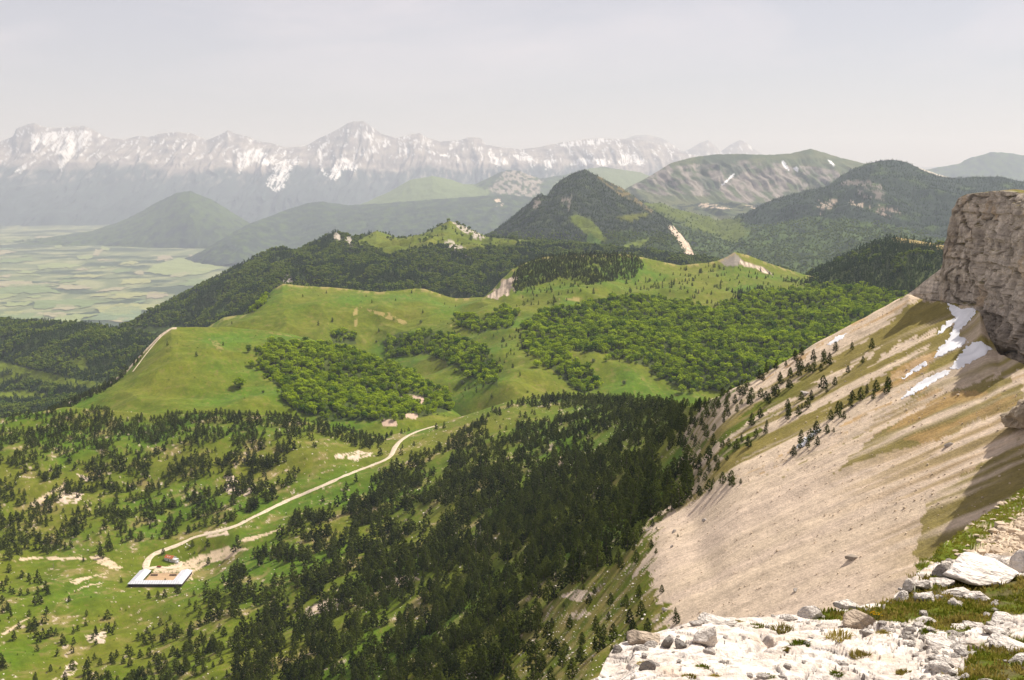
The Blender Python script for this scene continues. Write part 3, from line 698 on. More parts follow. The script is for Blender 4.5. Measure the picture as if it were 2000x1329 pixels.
SC_GRASS = [[(1345,885),(1420,830),(1500,785),(1640,700),(1720,640),(1800,590),(1880,600),(1850,680),(1790,720),(1690,740),(1560,830),(1480,880),(1420,900)], [(1540,880),(1640,830),(1700,770),(1740,755),(1700,800),(1600,870)], [(1620,930),(1720,850),(1830,770),(1990,730),(1990,790),(1840,860),(1700,900)], [(1780,1090),(1830,960),(1990,860),(2100,850),(2100,1100),(1800,1130)], [(1640,760),(1700,745),(1840,700),(1800,770),(1740,800),(1690,800)]]
DIRT = [[(300,1112),(350,1100),(400,1080),(450,1068),(480,1072),(450,1090),(400,1105),(380,1120),(372,1132),(352,1118),(300,1120)], [(175,1090),(200,1085),(240,1108),(215,1112)], [(40,1090),(110,1088),(170,1092),(165,1096),(100,1093),(40,1095)], [(130,1135),(215,1118),(150,1140)], [(455,1060),(500,1045),(560,1030),(500,1055)],
        [(200,1140),(160,1150),(120,1165),(180,1140)], [(60,985),(130,940),(128,945),(70,990)], [(0,1238),(60,1205),(62,1208),(10,1240)], [(1080,915),(1100,890),(1102,900),(1085,925)]]
OUTC = [[(150,925),(170,930),(172,942),(160,940)], [(125,955),(165,965),(150,985),(110,980)], [(440,945),(500,955),(480,970),(440,965)], [(440,930),(460,930),(465,940),(445,945)], [(735,1125),(800,1125),(820,1130),(790,1145),(745,1140)], [(590,1190),(640,1170),(690,1165),(640,1195),(600,1205)], [(1100,1165),(1130,1150),(1160,1155),(1130,1175)], [(1095,1200),(1140,1190),(1160,1200),(1120,1215)], [(165,1240),(210,1235),(205,1260),(170,1255)], [(640,895),(700,880),(730,885),(700,900)], [(130,1300),(150,1290),(145,1320),(120,1325)], [(910,1312),(940,1310),(940,1322),(912,1326)], [(395,1040),(440,1030),(450,1045),(400,1052)]]
def fall(pos):
    x, y = pos[..., 0], pos[..., 1]
    return (x * .4 + y) / 1.077, (-x + .4 * y) / 1.077        # across, along the fall line
def near_color(pos, pu, pv, nrm, t):
    x, y = pos[..., 0], pos[..., 1]
    col = meadow_base(pos, 301, .45)
    q, s = fall(pos)
    n = fbm(x / 45, y / 45, 0, 4, 305); n2 = fbm(x / 7, y / 7, 0, 3, 306); n3 = fbm(x / 2.5, y / 2.5, 0, 2, 307)
    left = sstep(1250, 900, pu)
    col = mixc(col, DRY * 1.0, sstep(.10, .34, n + .3 * n2) * .7 * left)
    col = mixc(col, PALE * .85, sstep(.36, .44, n2 + .45 * n + .1 * n3) * .8)
    hard = sstep(.22, .3, n2) * (pu > 1000) * (pv > 1040) * (pu < 1330)
    col = mixc(col, PALE * .75, hard * .35)
    st_s = inpoly([(930,1400),(1000,1280),(1060,1190),(1120,1130),(1215,1095),(1245,1050),(1275,1000),(1345,990),(1345,1500),(930,1500)], pu, pv)
    col = mixc(col, mixc(OLIVE * 1.5, DRY * 1.0, sstep(-.1, .3, n2 + .5 * n3)), st_s * sstep(-.15, .25, fbm(x / 11, y / 11, 0, 3, 331) + .4 * n3) * .75)
    wu, wv = warp(pu, pv, pos, 6, 22, 309)
    for p in DIRT: col = mixc(col, np.array([.56, .43, .28]) * (1 + .25 * n2[..., None]), inpoly(p, wu, wv) * sstep(-.35, -.1, n2))
    for p in OUTC: col = mixc(col, PALE * (1 + .4 * n3[..., None]), inpoly(p, wu, wv) * sstep(-.2, .0, n2))
    # scree slope
    stk = fbm(q / 14, s / 160, 0, 3, 311); stk2 = fbm(q / 6.5, s / 60, 0, 2, 312)
    wu, wv = warp(pu, pv, pos, 16, 28, 313)
    wv = wv + stk2 * 14 + n2 * 8; wu = wu + n2 * 16
    slope = [(1290,1010),(1345,900),(1340,840),(1370,805),(1500,720),(1780,560),(2400,400),(2400,1500),(1345,1500),(1315,1220)]
    sl = inpoly(slope, pu + 60 * fbm(x / 14, y / 14, 0, 3, 334) + 50 * fbm(x / 5, y / 5, 0, 4, 333), pv + 18 * n2)
    base = mixc(OLIVE * 1.5, SCREE * .8, sstep(-.22, .12, stk + .4 * stk2))
    col = mixc(col, base, sl * 1.0)
    g = np.zeros(sl.shape)
    for p in SC_GRASS: g = np.maximum(g, inpoly(p, wu, wv) * sstep(-.25, .1, stk2 + .6 * stk + .1))
    gc = mixc(OLIVE * 1.35, GRASS * .9, sstep(1650, 1420, pu))
    col = mixc(col, gc * (1 + .3 * n2[..., None]), g * sl)
    st = np.zeros(sl.shape)
    for p in SC_STRIPS: st = np.maximum(st, inpoly(p, wu, wv) * sstep(-.3, -.05, stk + .5 * stk2))
    col = mixc(col, SCREE * (1 + .25 * stk2[..., None]), st)
    og = np.zeros(sl.shape)
    for p in SC_ORANGE: og = np.maximum(og, inpoly(p, wu, wv) * sstep(-.1, .15, stk2 - .2 * stk))
    col = mixc(col, ORANGE * (1 + .3 * n2[..., None]), og * .75)
    n5 = fbm(x / 5, y / 5, 0, 4, 333); n6 = fbm(x / 14, y / 14, 0, 3, 334)
    bu_, bv_ = pu + 70 * n6 + 55 * n5, pv + 26 * n6 + 20 * n5 + stk2 * 14
    b = inpoly(SC_BIG, bu_, bv_)
    bc = mixc(SCREE, PALE * .95, sstep(-.3, .3, stk)) * (1 + .14 * stk2 + .1 * n3)[..., None]
    upper = sstep(1560, 1960, pu + .55 * (1000 - pv))
    bc = mixc(bc, ORANGE * .8 + .02, sstep(-.05, .25, stk2 + .5 * stk) * upper * .65)
    bc = mixc(bc, OLIVE * 1.3, sstep(.08, .34, stk2 * .8 + stk) * upper * .6)
    col = mixc(col, bc, b * (1 - g * .9 * (pu > 1560)))
    return np.concatenate([col, (sl | b)[..., None] * 1.0], -1)
def near_disp(pos, uu, tt, vv):
    x, y = pos[..., 0], pos[..., 1]
    f = sstep(0, .12, tt)
    right = sstep(1130, 1290, uu)
    yard = 1 - sstep(190, 90, np.hypot((uu - 325), (vv - 1118) * 2.2))
    pos[..., 2] += yard * (1 - right) * f * (14 * fbm(x / 140, y / 140, 0, 3, 320) + 3 * fbm(x / 30, y / 30, 0, 3, 321))
    pc = P(312, 1131, 1225); m = 1 - sstep(38, 95, np.hypot(x - pc[0], y - pc[1]))
    pos[..., 2] = pos[..., 2] * (1 - m) + (pc[2]) * m
    q, s = fall(pos)
    pos[..., 2] += right * (1.3 * fbm(q / 16, s / 130, 0, 3, 322) * (.3 + .7 * f) + .6 * fbm(x / 9, y / 9, 0, 2, 323) + .5 * fbm(q / 8, s / 30, 0, 2, 324))
    return pos
sheet('near_mountainside', near_rows, -250, 2300, 1180, 290, [(1.012, 12), (1.05, 80), (1.12, 260)], near_disp, near_color, M_near, 34, label='near mountainside of grass, pine floor and pale scree')

def voronoi(x, y, seed=0, jit=.85):
    ix, iy = np.floor(x), np.floor(y)
    d1 = np.full(x.shape, 9.0); d2 = np.full(x.shape, 9.0); idv = np.zeros(x.shape); cx = np.zeros(x.shape); cy = np.zeros(x.shape)
    for a in (-1, 0, 1):
        for b in (-1, 0, 1):
            h = _hash(ix + a, iy + b, ix * 0, seed)
            px = ix + a + .5 + jit * ((h & 1023) / 1023 - .5); py = iy + b + .5 + jit * (((h >> 10) & 1023) / 1023 - .5)
            d = np.hypot(px - x, py - y); k = d < d1
            d2 = np.where(k, d1, np.minimum(d2, d)); idv = np.where(k, ((h >> 20) & 1023) / 1023, idv)
            cx = np.where(k, px, cx); cy = np.where(k, py, cy); d1 = np.where(k, d, d1)
    return d1, d2 - d1, idv, cx, cy
# --- limestone cliff wall of the cirque
cl = [((1768,577,628),(1770,576,629)), ((1785,582,622),(1785,566,626)), ((1800,587,618),(1802,552,622)), ((1818,592,613),(1826,534,619)), ((1832,596,609),(1838,526,617)), ((1842,598,606),(1850,468,615)), ((1850,600,604),(1862,420,613)), ((1862,602,600),(1872,388,611)), ((1882,606,595),(1890,379,608)),
      ((1905,612,588),(1915,377,603)), ((1925,640,572),(1940,374,597)), ((1930,672,556),(1962,373,588)), ((1950,696,538),(2000,378,570)), ((2010,715,505),(2050,375,520))]
foot = [P(*a) for a, b in cl]; top = [P(*b) for a, b in cl]
for fx, fy, fz, tx, ty, tz in ((212,490,-76,218,494,-10),(210,476,-78,216,479,-13),(208,468,-79,215,471,-44),(204,445,-80,211,447,-50),(196,420,-82,203,423,-47),(184,408,-86,189,408,-30),(179,394,-87,183,394,-24),(172,380,-88,176,380,-38),(160,340,-92,164,338,-36),(148,290,-94,152,286,-34),(132,240,-94,136,234,-30),(114,185,-94,120,176,-26)):
    foot.append(np.array([fx, fy, CZ + fz])); top.append(np.array([tx, ty, CZ + tz]))
foot, top = np.array(foot), np.array(top)
seg = np.concatenate([[0], np.cumsum(np.linalg.norm(np.diff((foot + top) / 2, axis=0)[:, :2], axis=1) + 2)])
ns, nh = 520, 170
ss = np.linspace(0, seg[-1], ns)
def resamp(a): return np.stack([np.interp(ss, seg, a[:, k]) for k in range(3)], -1)
fo, to = resamp(foot), resamp(top)
hh = np.linspace(-.12, 1, nh)
cp = fo[:, None, :] * (1 - hh[None, :, None]) + to[:, None, :] * hh[None, :, None]
tanv = np.gradient((fo + to) / 2, axis=0)[:, :2]; tanv /= np.linalg.norm(tanv, axis=1, keepdims=True)
outn = np.stack([tanv[:, 1], -tanv[:, 0]], -1); outn *= np.where((outn[:, :1] * -1) > 0, 1, np.where(outn[:, :1] > .5, -1, 1))
outn = np.where(outn[:, :1] > 0, -outn, outn)
H = np.linalg.norm(to - fo, axis=1)[:, None]
S_, Zc = np.repeat(ss[:, None], nh, 1), cp[..., 2] - CZ
hgt = hh[None, :] * H
zz = Zc + 2.5 * fbm(S_ / 40, Zc / 30, 0, 2, 400)
stepf = np.interp(np.mod(zz, 11) / 11, [0, .12, .5, .6, 1], [0, 1.6, 1.2, .3, 0]) + np.interp(np.mod(zz, 3.1) / 3.1, [0, .2, .8, 1], [0, .55, .4, 0])
vert = 3.6 * (ridged(S_ / 26, Zc / 90, 0, 4, 401) - .3) + 3.0 * fbm(S_ / 6, Zc / 14, 0, 3, 402) + 1.5 * fbm(S_ / 2.0, Zc / 2.8, 0, 3, 403) + 1.6 * (voronoi(S_ / 4, Zc / 5.5, 431)[2] - .5) + 3.2 * (voronoi(S_ / 9 + .4 * fbm(S_ / 8, Zc / 8, 0, 2, 421), Zc / 13, 422)[2] - .5) - 2.2 * sstep(.10, 0, voronoi(S_ / 9 + .4 * fbm(S_ / 8, Zc / 8, 0, 2, 421), Zc / 13, 422)[1])
ledge_prof = np.interp(np.clip(hgt / np.maximum(H, 1), -.2, 1) + .05 * fbm(S_ / 30, S_ * 0, 0, 2, 404), [-.2, 0, .30, .36, .42, .75, .82, 1.0], [1.0, .8, .5, 2.6, .2, 0, -.4, -1.2])
dsp = (stepf * (.55 + 1.1 * np.clip(fbm(S_ / 22, Zc / 16, 0, 2, 420) + .35, 0, 1)) + vert + ledge_prof) * np.clip(H / 45, .3, 1)
dsp *= sstep(1.02, .96, hh)[None, :] * .6 + .4
dsp *= (.7 + .3 * sstep(30, 75, S_))
cp[..., :2] += outn[:, None, :] * dsp[..., None]
cp[..., 2] += .6 * fbm(S_ / 4, Zc / 4, 0, 2, 406) * np.clip(H / 45, .1, 1)
plat = []
for st_, dz in ((6, .3), (30, -2), (140, -20), (320, -70)):
    q = cp[:, -1].copy(); q[:, :2] -= outn * st_; q[:, 0] += st_ * .15; q[:, 2] += dz + 1.2 * fbm(ss / 12, ss * 0 + st_, 0, 3, 407); plat.append(q)
cfull = np.concatenate([cp, np.stack(plat, 1)], 1)
cu, cv = proj(cfull)
gu, gt = np.gradient(cfull, axis=0), np.gradient(cfull, axis=1)
cnr = np.cross(gu, gt); cnr /= np.maximum(np.linalg.norm(cnr, axis=-1, keepdims=True), 1e-9)
up_ = np.abs(cnr[..., 2])
Sf = np.repeat(ss[:, None], nh + 4, 1)
nc = fbm(Sf / 9, (cfull[..., 2]) / 12, 0, 4, 408); ncs = fbm(Sf / 2.2, cfull[..., 2] / 30, 0, 3, 409); bed = fbm(Sf / 60, cfull[..., 2] / 1.3, 0, 2, 410)
cc = mixc(np.array([.45, .38, .295]), np.array([.62, .53, .42]), sstep(-.3, .3, nc))
cc = mixc(cc, np.array([.24, .205, .165]), sstep(.05, .35, ncs) * .6)
cc = mixc(cc, cc * .62, sstep(.05, .3, bed) * .6)
cc = mixc(cc, np.array([.13, .11, .09]), sstep(.09, .0, voronoi(Sf / 9 + .4 * fbm(Sf / 8, (cfull[..., 2] - CZ) / 8, 0, 2, 421), (cfull[..., 2] - CZ) / 13, 422)[1]) * .5)
cc = mixc(cc, np.array([.48, .33, .17]), sstep(.2, .4, fbm(Sf / 14, cfull[..., 2] / 20, 0, 3, 411)) * .5)
cc = mixc(cc, OLIVE * 1.1, sstep(.74, .9, up_) * sstep(-.1, .2, nc))
cc[:, -4:] = mixc(GRASS2, DRY, sstep(-.2, .2, nc[:, -4:]))
me = mesh_np('limestone_cliff', cfull.reshape(-1, 3), grid_faces(ns, nh + 4), False, cc.reshape(-1, 3))
cliff = obj('limestone_cliff', me, M_cliff); tag(cliff, 'grey limestone cliff standing above the scree at the right', kind='structure')
SHEETS['limestone_cliff'] = dict(pos=cfull, u=cu, v=cv, nb=0, obj=cliff)

# --- rocky slope just below the viewpoint and the white limestone ledge
def slope_color(pos, pu, pv, nrm, t):
    x, y = pos[..., 0], pos[..., 1]
    n = fbm(x / 6, y / 6, 0, 4, 501); n2 = fbm(x / .9, y / .9, 0, 3, 502)
    col = mixc(GRASS * .8, GRASS2 * .8, sstep(-.2, .2, n))
    wu, wv = warp(pu, pv, pos, 8, 5, 503)
    grav = [(1900,1075),(1930,1050),(2020,985),(2300,860),(3000,700),(3000,1300),(1850,1120)]
    col = mixc(col, SCREE * .85 * (1 + .5 * n2[..., None]), inpoly(grav, wu, wv) * sstep(-.3, .0, n2 + .4))
    return mixc(col, PALE * .9, sstep(.2, .3, n2 + .4 * n))
sheet('rocky_slope', [[(1790,1112,38),(1820,1092,42),(1850,1062,50),(1890,1030,62),(1930,1003,75),(1975,972,88),(2010,945,98),(2300,820,130),(2900,620,170)], [(1790,1125,34),(1930,1060,52),(2300,940,85),(2900,800,110)], [(1790,1180,25),(2300,1100,45),(2900,1050,55)], [(1790,1300,18),(2300,1300,22),(2900,1300,24)]],
      1790, 2900, 470, 90, [(1.02, 3), (1.12, 30), (1.25, 90)],
      lambda pos, uu, tt, vv: pos + np.stack([0 * tt, 0 * tt, (.5 * fbm(pos[..., 0] / 3, pos[..., 1] / 3, 0, 4, 505) + .25 * ridged(pos[..., 0] / 1.1, pos[..., 1] / 1.1, 0, 2, 506)) * (.4 + .6 * sstep(0, .1, tt))], -1),
      slope_color, M_near, 4, label='gravelly grassy slope just behind the white ledge at the right')

LG = [[(1562,1196),(1640,1199),(1700,1186),(1752,1168),(1800,1140),(1832,1118),(1860,1122),(1890,1130),(1940,1134),(2000,1128),(2900,1120),(2900,1200),(1960,1196),(1935,1210),(1905,1232),(1870,1242),(1820,1226),(1770,1212),(1725,1215),(1690,1226),(1640,1214),(1600,1206)],
      [(1880,1296),(1915,1262),(1955,1248),(2010,1240),(2900,1235),(2900,1400),(1830,1400),(1850,1340)], [(1890,1092),(1960,1098),(2000,1112),(1980,1118),(1910,1108)]]
def ledge_masks(pos, pu, pv):
    a = fbm(pos[..., 0] / .8, pos[..., 1] / .8, 0, 3, 510); b = fbm(pos[..., 0] / .8, pos[..., 1] / .8, 0, 3, 511)
    wu, wv = pu + a * 50, pv + b * 22
    g = np.zeros(pu.shape, bool)
    for p in LG: g |= inpoly(p, wu, wv)
    rub = inpoly([(1720,1225),(1800,1225),(1900,1245),(1905,1280),(1890,1340),(1800,1345),(1790,1290),(1760,1250)], wu, wv)
    return g, rub
def ledge_disp(pos, uu, tt, vv):
    x, y = pos[..., 0], pos[..., 1]
    pu, pv = proj(pos)
    g, rub = ledge_masks(pos, pu, pv)
    wx, wy = x + .25 * fbm(x / .7, y / .7, 0, 3, 512), y + .25 * fbm(x / .7, y / .7, 0, 3, 513)
    rx, ry = .83 * wx + .55 * wy, -.55 * wx + .83 * wy
    _, e1, i1, cx, cy = voronoi(rx / 1.5, ry / .75, 514)
    _, e2, i2, ax, ay = voronoi(rx / .5 + 7, ry / .24, 515)
    _, e3, i3, _, _ = voronoi(rx / .16, ry / .10, 516)
    h = .10 * fbm(x / 1.1, y / 1.1, 0, 3, 530) + ((i1 - .5) * .05) * sstep(0, .35, e1) + .02 * (i2 - .5) * sstep(0, .3, e2)
    h -= .085 * sstep(.10, .0, e1) * (i1 > .25) + .04 * sstep(.14, .0, e2) * (i2 > .5)
    h += .035 * fbm(x / .3, y / .3, 0, 4, 517) + .02 * ridged(rx / .5, ry / .12, 0, 3, 531)
    h += rub * ((i3 - .5) * .035 * sstep(0, .3, e3) - .02 * sstep(.2, 0, e3))
    h = np.where(g, h * .25 - .04 + .03 * fbm(x / .3, y / .3, 0, 2, 518), h)
    lim = .35 + .65 * sstep(0, .06, tt)
    pos[..., 2] += h * lim
    pos[..., 2] += .16 * fbm(x / 2.2, y / 2.2, 0, 2, 519) * lim
    return pos
def ledge_color(pos, pu, pv, nrm, t):
    x, y = pos[..., 0], pos[..., 1]
    n = fbm(x / .35, y / .35, 0, 4, 520); n2 = fbm(x / .07, y / .07, 0, 3, 521)
    col = mixc(np.array([.56, .48, .405]), np.array([.72, .645, .57]), sstep(-.25, .25, n))
    col = mixc(col, np.array([.33, .29, .26]), sstep(.10, .38, n2) * .55)
    col = mixc(col, np.array([.55, .36, .22]), sstep(.22, .42, fbm(x / .5, y / .5, 0, 3, 522)) * .35)
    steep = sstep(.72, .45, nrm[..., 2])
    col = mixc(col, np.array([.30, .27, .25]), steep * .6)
    pit = sstep(.20, .34, fbm(x / .16, y / .11, 0, 3, 532) + .25 * n)
    col = mixc(col, np.array([.20, .165, .13]), pit * .6)
    g, rub = ledge_masks(pos, pu, pv)
    soil = mixc(np.array([.10, .085, .03]), GRASS * .8, sstep(-.2, .2, n))
    return mixc(col, soil, g * 1.0)
LC = [(1120,1400,8.2),(1140,1345,9.0),(1165,1327,9.2),(1183,1290,9.8),(1196,1270,10.2),(1215,1256,10.5),(1240,1246,10.8),(1300,1233,11.3),(1380,1208,11.8),(1480,1204,12.2),(1570,1199,12.6),(1650,1190,13),(1740,1172,13.5),(1766,1150,14.2),(1790,1120,14.8),(1815,1104,15.2),(1840,1097,15.5),(1920,1090,16),(2000,1086,16.4),(2250,1080,17)]
sheet('limestone_ledge', [LC, [(1120,1420,7.9),(1165,1345,8.9),(1240,1275,10.0),(1400,1245,10.7),(1600,1240,11.1),(1800,1190,12.6),(2000,1170,13.2),(2250,1170,13.6)], [(1120,1440,7.6),(1240,1320,8.9),(1600,1310,9.3),(2000,1280,10),(2250,1280,10.2)], [(1120,1500,6.4),(1600,1460,6.6),(2250,1460,7)], [(1120,1750,3.4),(2250,1750,3.6)]],
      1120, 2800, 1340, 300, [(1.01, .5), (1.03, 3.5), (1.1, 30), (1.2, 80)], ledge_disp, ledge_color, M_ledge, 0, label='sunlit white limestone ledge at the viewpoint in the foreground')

# ------------------------------------------------------------------ trees
M_pine = leafmat('pine_needles', (.015, .025, .005), (.082, .100, .015), .25)
M_beech = leafmat('beech_leaves', (.060, .142, .003), (.40, .50, .012), .5)
M_beech_far = leafmat('far_broadleaf', (.05, .098, .010), (.17, .215, .02), .4)
M_bush = leafmat('pale_bush_leaves', (.12, .15, .06), (.22, .25, .12), .35)
M_far_con = leafmat('far_conifer_needles', (.022, .046, .016), (.062, .096, .022), .25)
M_dead = flat('dead_wood', (.24, .20, .17), .9, .25, 3)
M_bark = flat('pine_bark', (.10, .075, .055), .95, .3, 4)
OCT_V = np.array([[1,0,0],[-1,0,0],[0,1,0],[0,-1,0],[0,0,1],[0,0,-1]], float)
OCT_F = np.array([[0,2,4],[2,1,4],[1,3,4],[3,0,4],[2,0,5],[1,2,5],[3,1,5],[0,3,5]])
def crown_np(kind, n, loose, rg, H=10.0):
    V, Fc, off = [], [], 0
    lob = rg.uniform(0, 6.28, 4)
    for i in range(n):
        a = rg.uniform(0, 6.283)
        if kind == 'pine':
            h = .06 + .94 * (i + rg.uniform(0, 1)) / n
            prof = (1 - h) ** .58 * (1 - .35 * math.exp(-h * 14)) * (.86 + .2 * math.sin(3 * a + lob[0] + h * 9) + .16 * math.sin(h * 26 + lob[1] + a))
            r = 2.9 * prof + .12
            rr = r * math.sqrt(rg.uniform(.25, 1))
            c = np.array([rr * math.cos(a), rr * math.sin(a), h * H * .96])
            s = np.array([.62, .62, .50]) * rg.uniform(.55, 1.15) * (1.15 - .55 * h)
        else:
            z = rg.uniform(-1, 1); w = math.sqrt(1 - z * z); q = rg.uniform(.55, 1) * (1 + .16 * math.sin(2 * a + lob[2]) + .12 * math.sin(4 * z + lob[3]))
            c = np.array([4.1 * w * q * math.cos(a), 4.1 * w * q * math.sin(a), 5.6 + 4.1 * z * q * (1 if z > 0 else .95)])
            s = np.array([1.15, 1.15, .85]) * rg.uniform(.55, 1.2)
        k = n / (110 if kind == 'pine' else 90)
        s = s * (1 / max(k, .05)) ** .42
        v = OCT_V * s * rg.uniform(.7, 1.3, (6, 1))
        ca, sa = math.cos(a * 3), math.sin(a * 3)
        v = v @ np.array([[ca, -sa, 0], [sa, ca, 0], [0, 0, 1]]) + rg.normal(0, .12, (6, 3)) * s.mean()
        V.append(v + c); Fc.append(OCT_F + off); off += 6
    for i in range(loose):
        a = rg.uniform(0, 6.283)
        if kind == 'pine':
            h = rg.uniform(.05, 1.02); r = 3.05 * max(1 - h, 0) ** .58 * rg.uniform(.75, 1.1) + .1
            c = np.array([r * math.cos(a), r * math.sin(a), h * H * .97]); L = .55 * (1.1 - .5 * h)
        else:
            z = rg.uniform(-1, 1); w = math.sqrt(1 - z * z); q = rg.uniform(.95, 1.15)
            c = np.array([4.2 * w * q * math.cos(a), 4.2 * w * q * math.sin(a), 5.6 + 4.2 * z * q]); L = .7
        V.append(c + rg.normal(0, L * .6, (3, 3))); Fc.append(np.array([[0, 1, 2]]) + off); off += 3
    return np.concatenate(V), np.concatenate(Fc)
def trunk_np(kind, rg, H=10.0, limbs=4):
    V, Fc, off = [], [], 0
    def tube(pts, rad, k=5):
        nonlocal off
        pts = np.array(pts, float); m = len(pts)
        for j in range(m):
            ang = np.linspace(0, 2 * math.pi, k, endpoint=False)
            V.append(pts[j] + np.stack([rad[j] * np.cos(ang), rad[j] * np.sin(ang), 0 * ang], -1))
        for j in range(m - 1):
            for i in range(k):
                a, b = off + j * k + i, off + j * k + (i + 1) % k
                Fc.append([[a, b, b + k], [a, b + k, a + k]])
        off += m * k
    top = H * (.92 if kind == 'pine' else .62)
    b = rg.normal(0, .15, (5, 2))
    tube([[b[j, 0] * j * .4, b[j, 1] * j * .4, -.6 + (top + .6) * j / 4] for j in range(5)], np.linspace(.24, .05, 5))
    for i in range(limbs):
        a = rg.uniform(0, 6.28); h = rg.uniform(.15, .6) * top; L = (2.0 if kind == 'pine' else 2.8) * (1 - .7 * h / top)
        tube([[0, 0, h], [L * .5 * math.cos(a), L * .5 * math.sin(a), h + (.2 if kind == 'pine' else 1.0)], [L * math.cos(a), L * math.sin(a), h + (.5 if kind == 'pine' else 2.0)]], [.09, .06, .03], 4)
    return np.concatenate(V), np.array(Fc).reshape(-1, 3)
def proto(name, kind, n, loose, seed, leaf):
    rg = np.random.default_rng(seed)
    cv_, cf = crown_np(kind, n, loose, rg); tv, tf = trunk_np(kind, rg, limbs=3 if n > 30 else 0)
    return mesh_np(name + '_crown', cv_, cf, False), mesh_np(name + '_trunk', tv, tf, True), leaf
def joined(name, pr):
    c, t, leaf = pr
    nv = len(c.vertices)
    cv_ = np.zeros(nv * 3, np.float32); c.vertices.foreach_get('co', cv_)
    tv = np.zeros(len(t.vertices) * 3, np.float32); t.vertices.foreach_get('co', tv)
    cf = np.array([p.vertices[:] for p in c.polygons]); tf = np.array([p.vertices[:] for p in t.polygons]) + nv
    me = mesh_np(name, np.concatenate([cv_, tv]).reshape(-1, 3), np.concatenate([cf, tf]), False)
    me.materials.append(leaf); me.materials.append(M_bark)
    mi = np.concatenate([np.zeros(len(cf), np.int32), np.ones(len(tf), np.int32)]); me.polygons.foreach_set('material_index', mi)
    return me
PINE = [proto('pine', 'pine', 120, 170, 600 + i, M_pine) for i in range(6)]
BEECH = [proto('beech', 'beech', 95, 130, 620 + i, M_beech) for i in range(5)]
def protos_coll(name, meshes):
    c = bpy.data.collections.new(name)
    for m in meshes:
        c.objects.link(bpy.data.objects.new(name, m))
    return c
COL = {
 'pine': protos_coll('pine_models', [joined('pine_model', p) for p in PINE]),
 'pine_mid': protos_coll('pine_mid_models', [joined('pine_mid_model', proto('pm', 'pine', 46, 50, 640 + i, M_pine)) for i in range(5)]),
 'conifer_far': protos_coll('conifer_far_models', [joined('conifer_far_model', proto('cf', 'pine', 13, 10, 660 + i, M_far_con)) for i in range(5)]),
 'beech': protos_coll('beech_models', [joined('beech_model', p) for p in BEECH]),
 'beech_mid': protos_coll('beech_mid_models', [joined('beech_mid_model', proto('bm', 'beech', 64, 70, 680 + i, M_beech)) for i in range(7)]),
 'beech_far': protos_coll('beech_far_models', [joined('beech_far_model', proto('bf', 'beech', 12, 10, 700 + i, M_beech_far)) for i in range(4)]),
}
def instancer(name, pts, scl, coll, label, parent=None, rots=None):
    me = bpy.data.meshes.new(name)
    n = len(pts)
    me.vertices.add(n); me.vertices.foreach_set('co', np.asarray(pts, np.float32).ravel())
    a = me.attributes.new('scl', 'FLOAT_VECTOR', 'POINT'); a.data.foreach_set('vector', np.asarray(scl, np.float32).ravel())
    r = np.zeros((n, 3), np.float32); r[:, 2] = rng.uniform(0, 6.283, n)
    r[:, 0] = rng.normal(0, .03, n)
    a = me.attributes.new('rot', 'FLOAT_VECTOR', 'POINT'); a.data.foreach_set('vector', r.ravel())
    a = me.attributes.new('idx', 'INT', 'POINT'); a.data.foreach_set('value', rng.integers(0, len(coll.objects), n).astype(np.int32))
    o = bpy.data.objects.new(name, me); link(o, parent)
    tag(o, label, kind='stuff')
    ng = bpy.data.node_groups.new(name + '_scatter', 'GeometryNodeTree')
    ng.interface.new_socket('Geometry', in_out='INPUT', socket_type='NodeSocketGeometry')
    ng.interface.new_socket('Geometry', in_out='OUTPUT', socket_type='NodeSocketGeometry')
    N, L = ng.nodes, ng.links
    gi, go = N.new('NodeGroupInput'), N.new('NodeGroupOutput')
    ip = N.new('GeometryNodeInstanceOnPoints'); ci = N.new('GeometryNodeCollectionInfo')
    ci.inputs['Collection'].default_value = coll; ci.inputs['Separate Children'].default_value = True; ci.inputs['Reset Children'].default_value = True
    ip.inputs['Pick Instance'].default_value = True
    def at(nm, ty):
        x = N.new('GeometryNodeInputNamedAttribute'); x.data_type = ty; x.inputs['Name'].default_value = nm
        return x.outputs['Attribute']
    L.new(gi.outputs[0], ip.inputs['Points']); L.new(ci.outputs[0], ip.inputs['Instance'])
    L.new(at('idx', 'INT'), ip.inputs['Instance Index']); L.new(at('rot', 'FLOAT_VECTOR'), ip.inputs['Rotation']); L.new(at('scl', 'FLOAT_VECTOR'), ip.inputs['Scale'])
    L.new(ip.outputs[0], go.inputs[0])
    md = o.modifiers.new('scatter', 'NODES'); md.node_group = ng
    return o
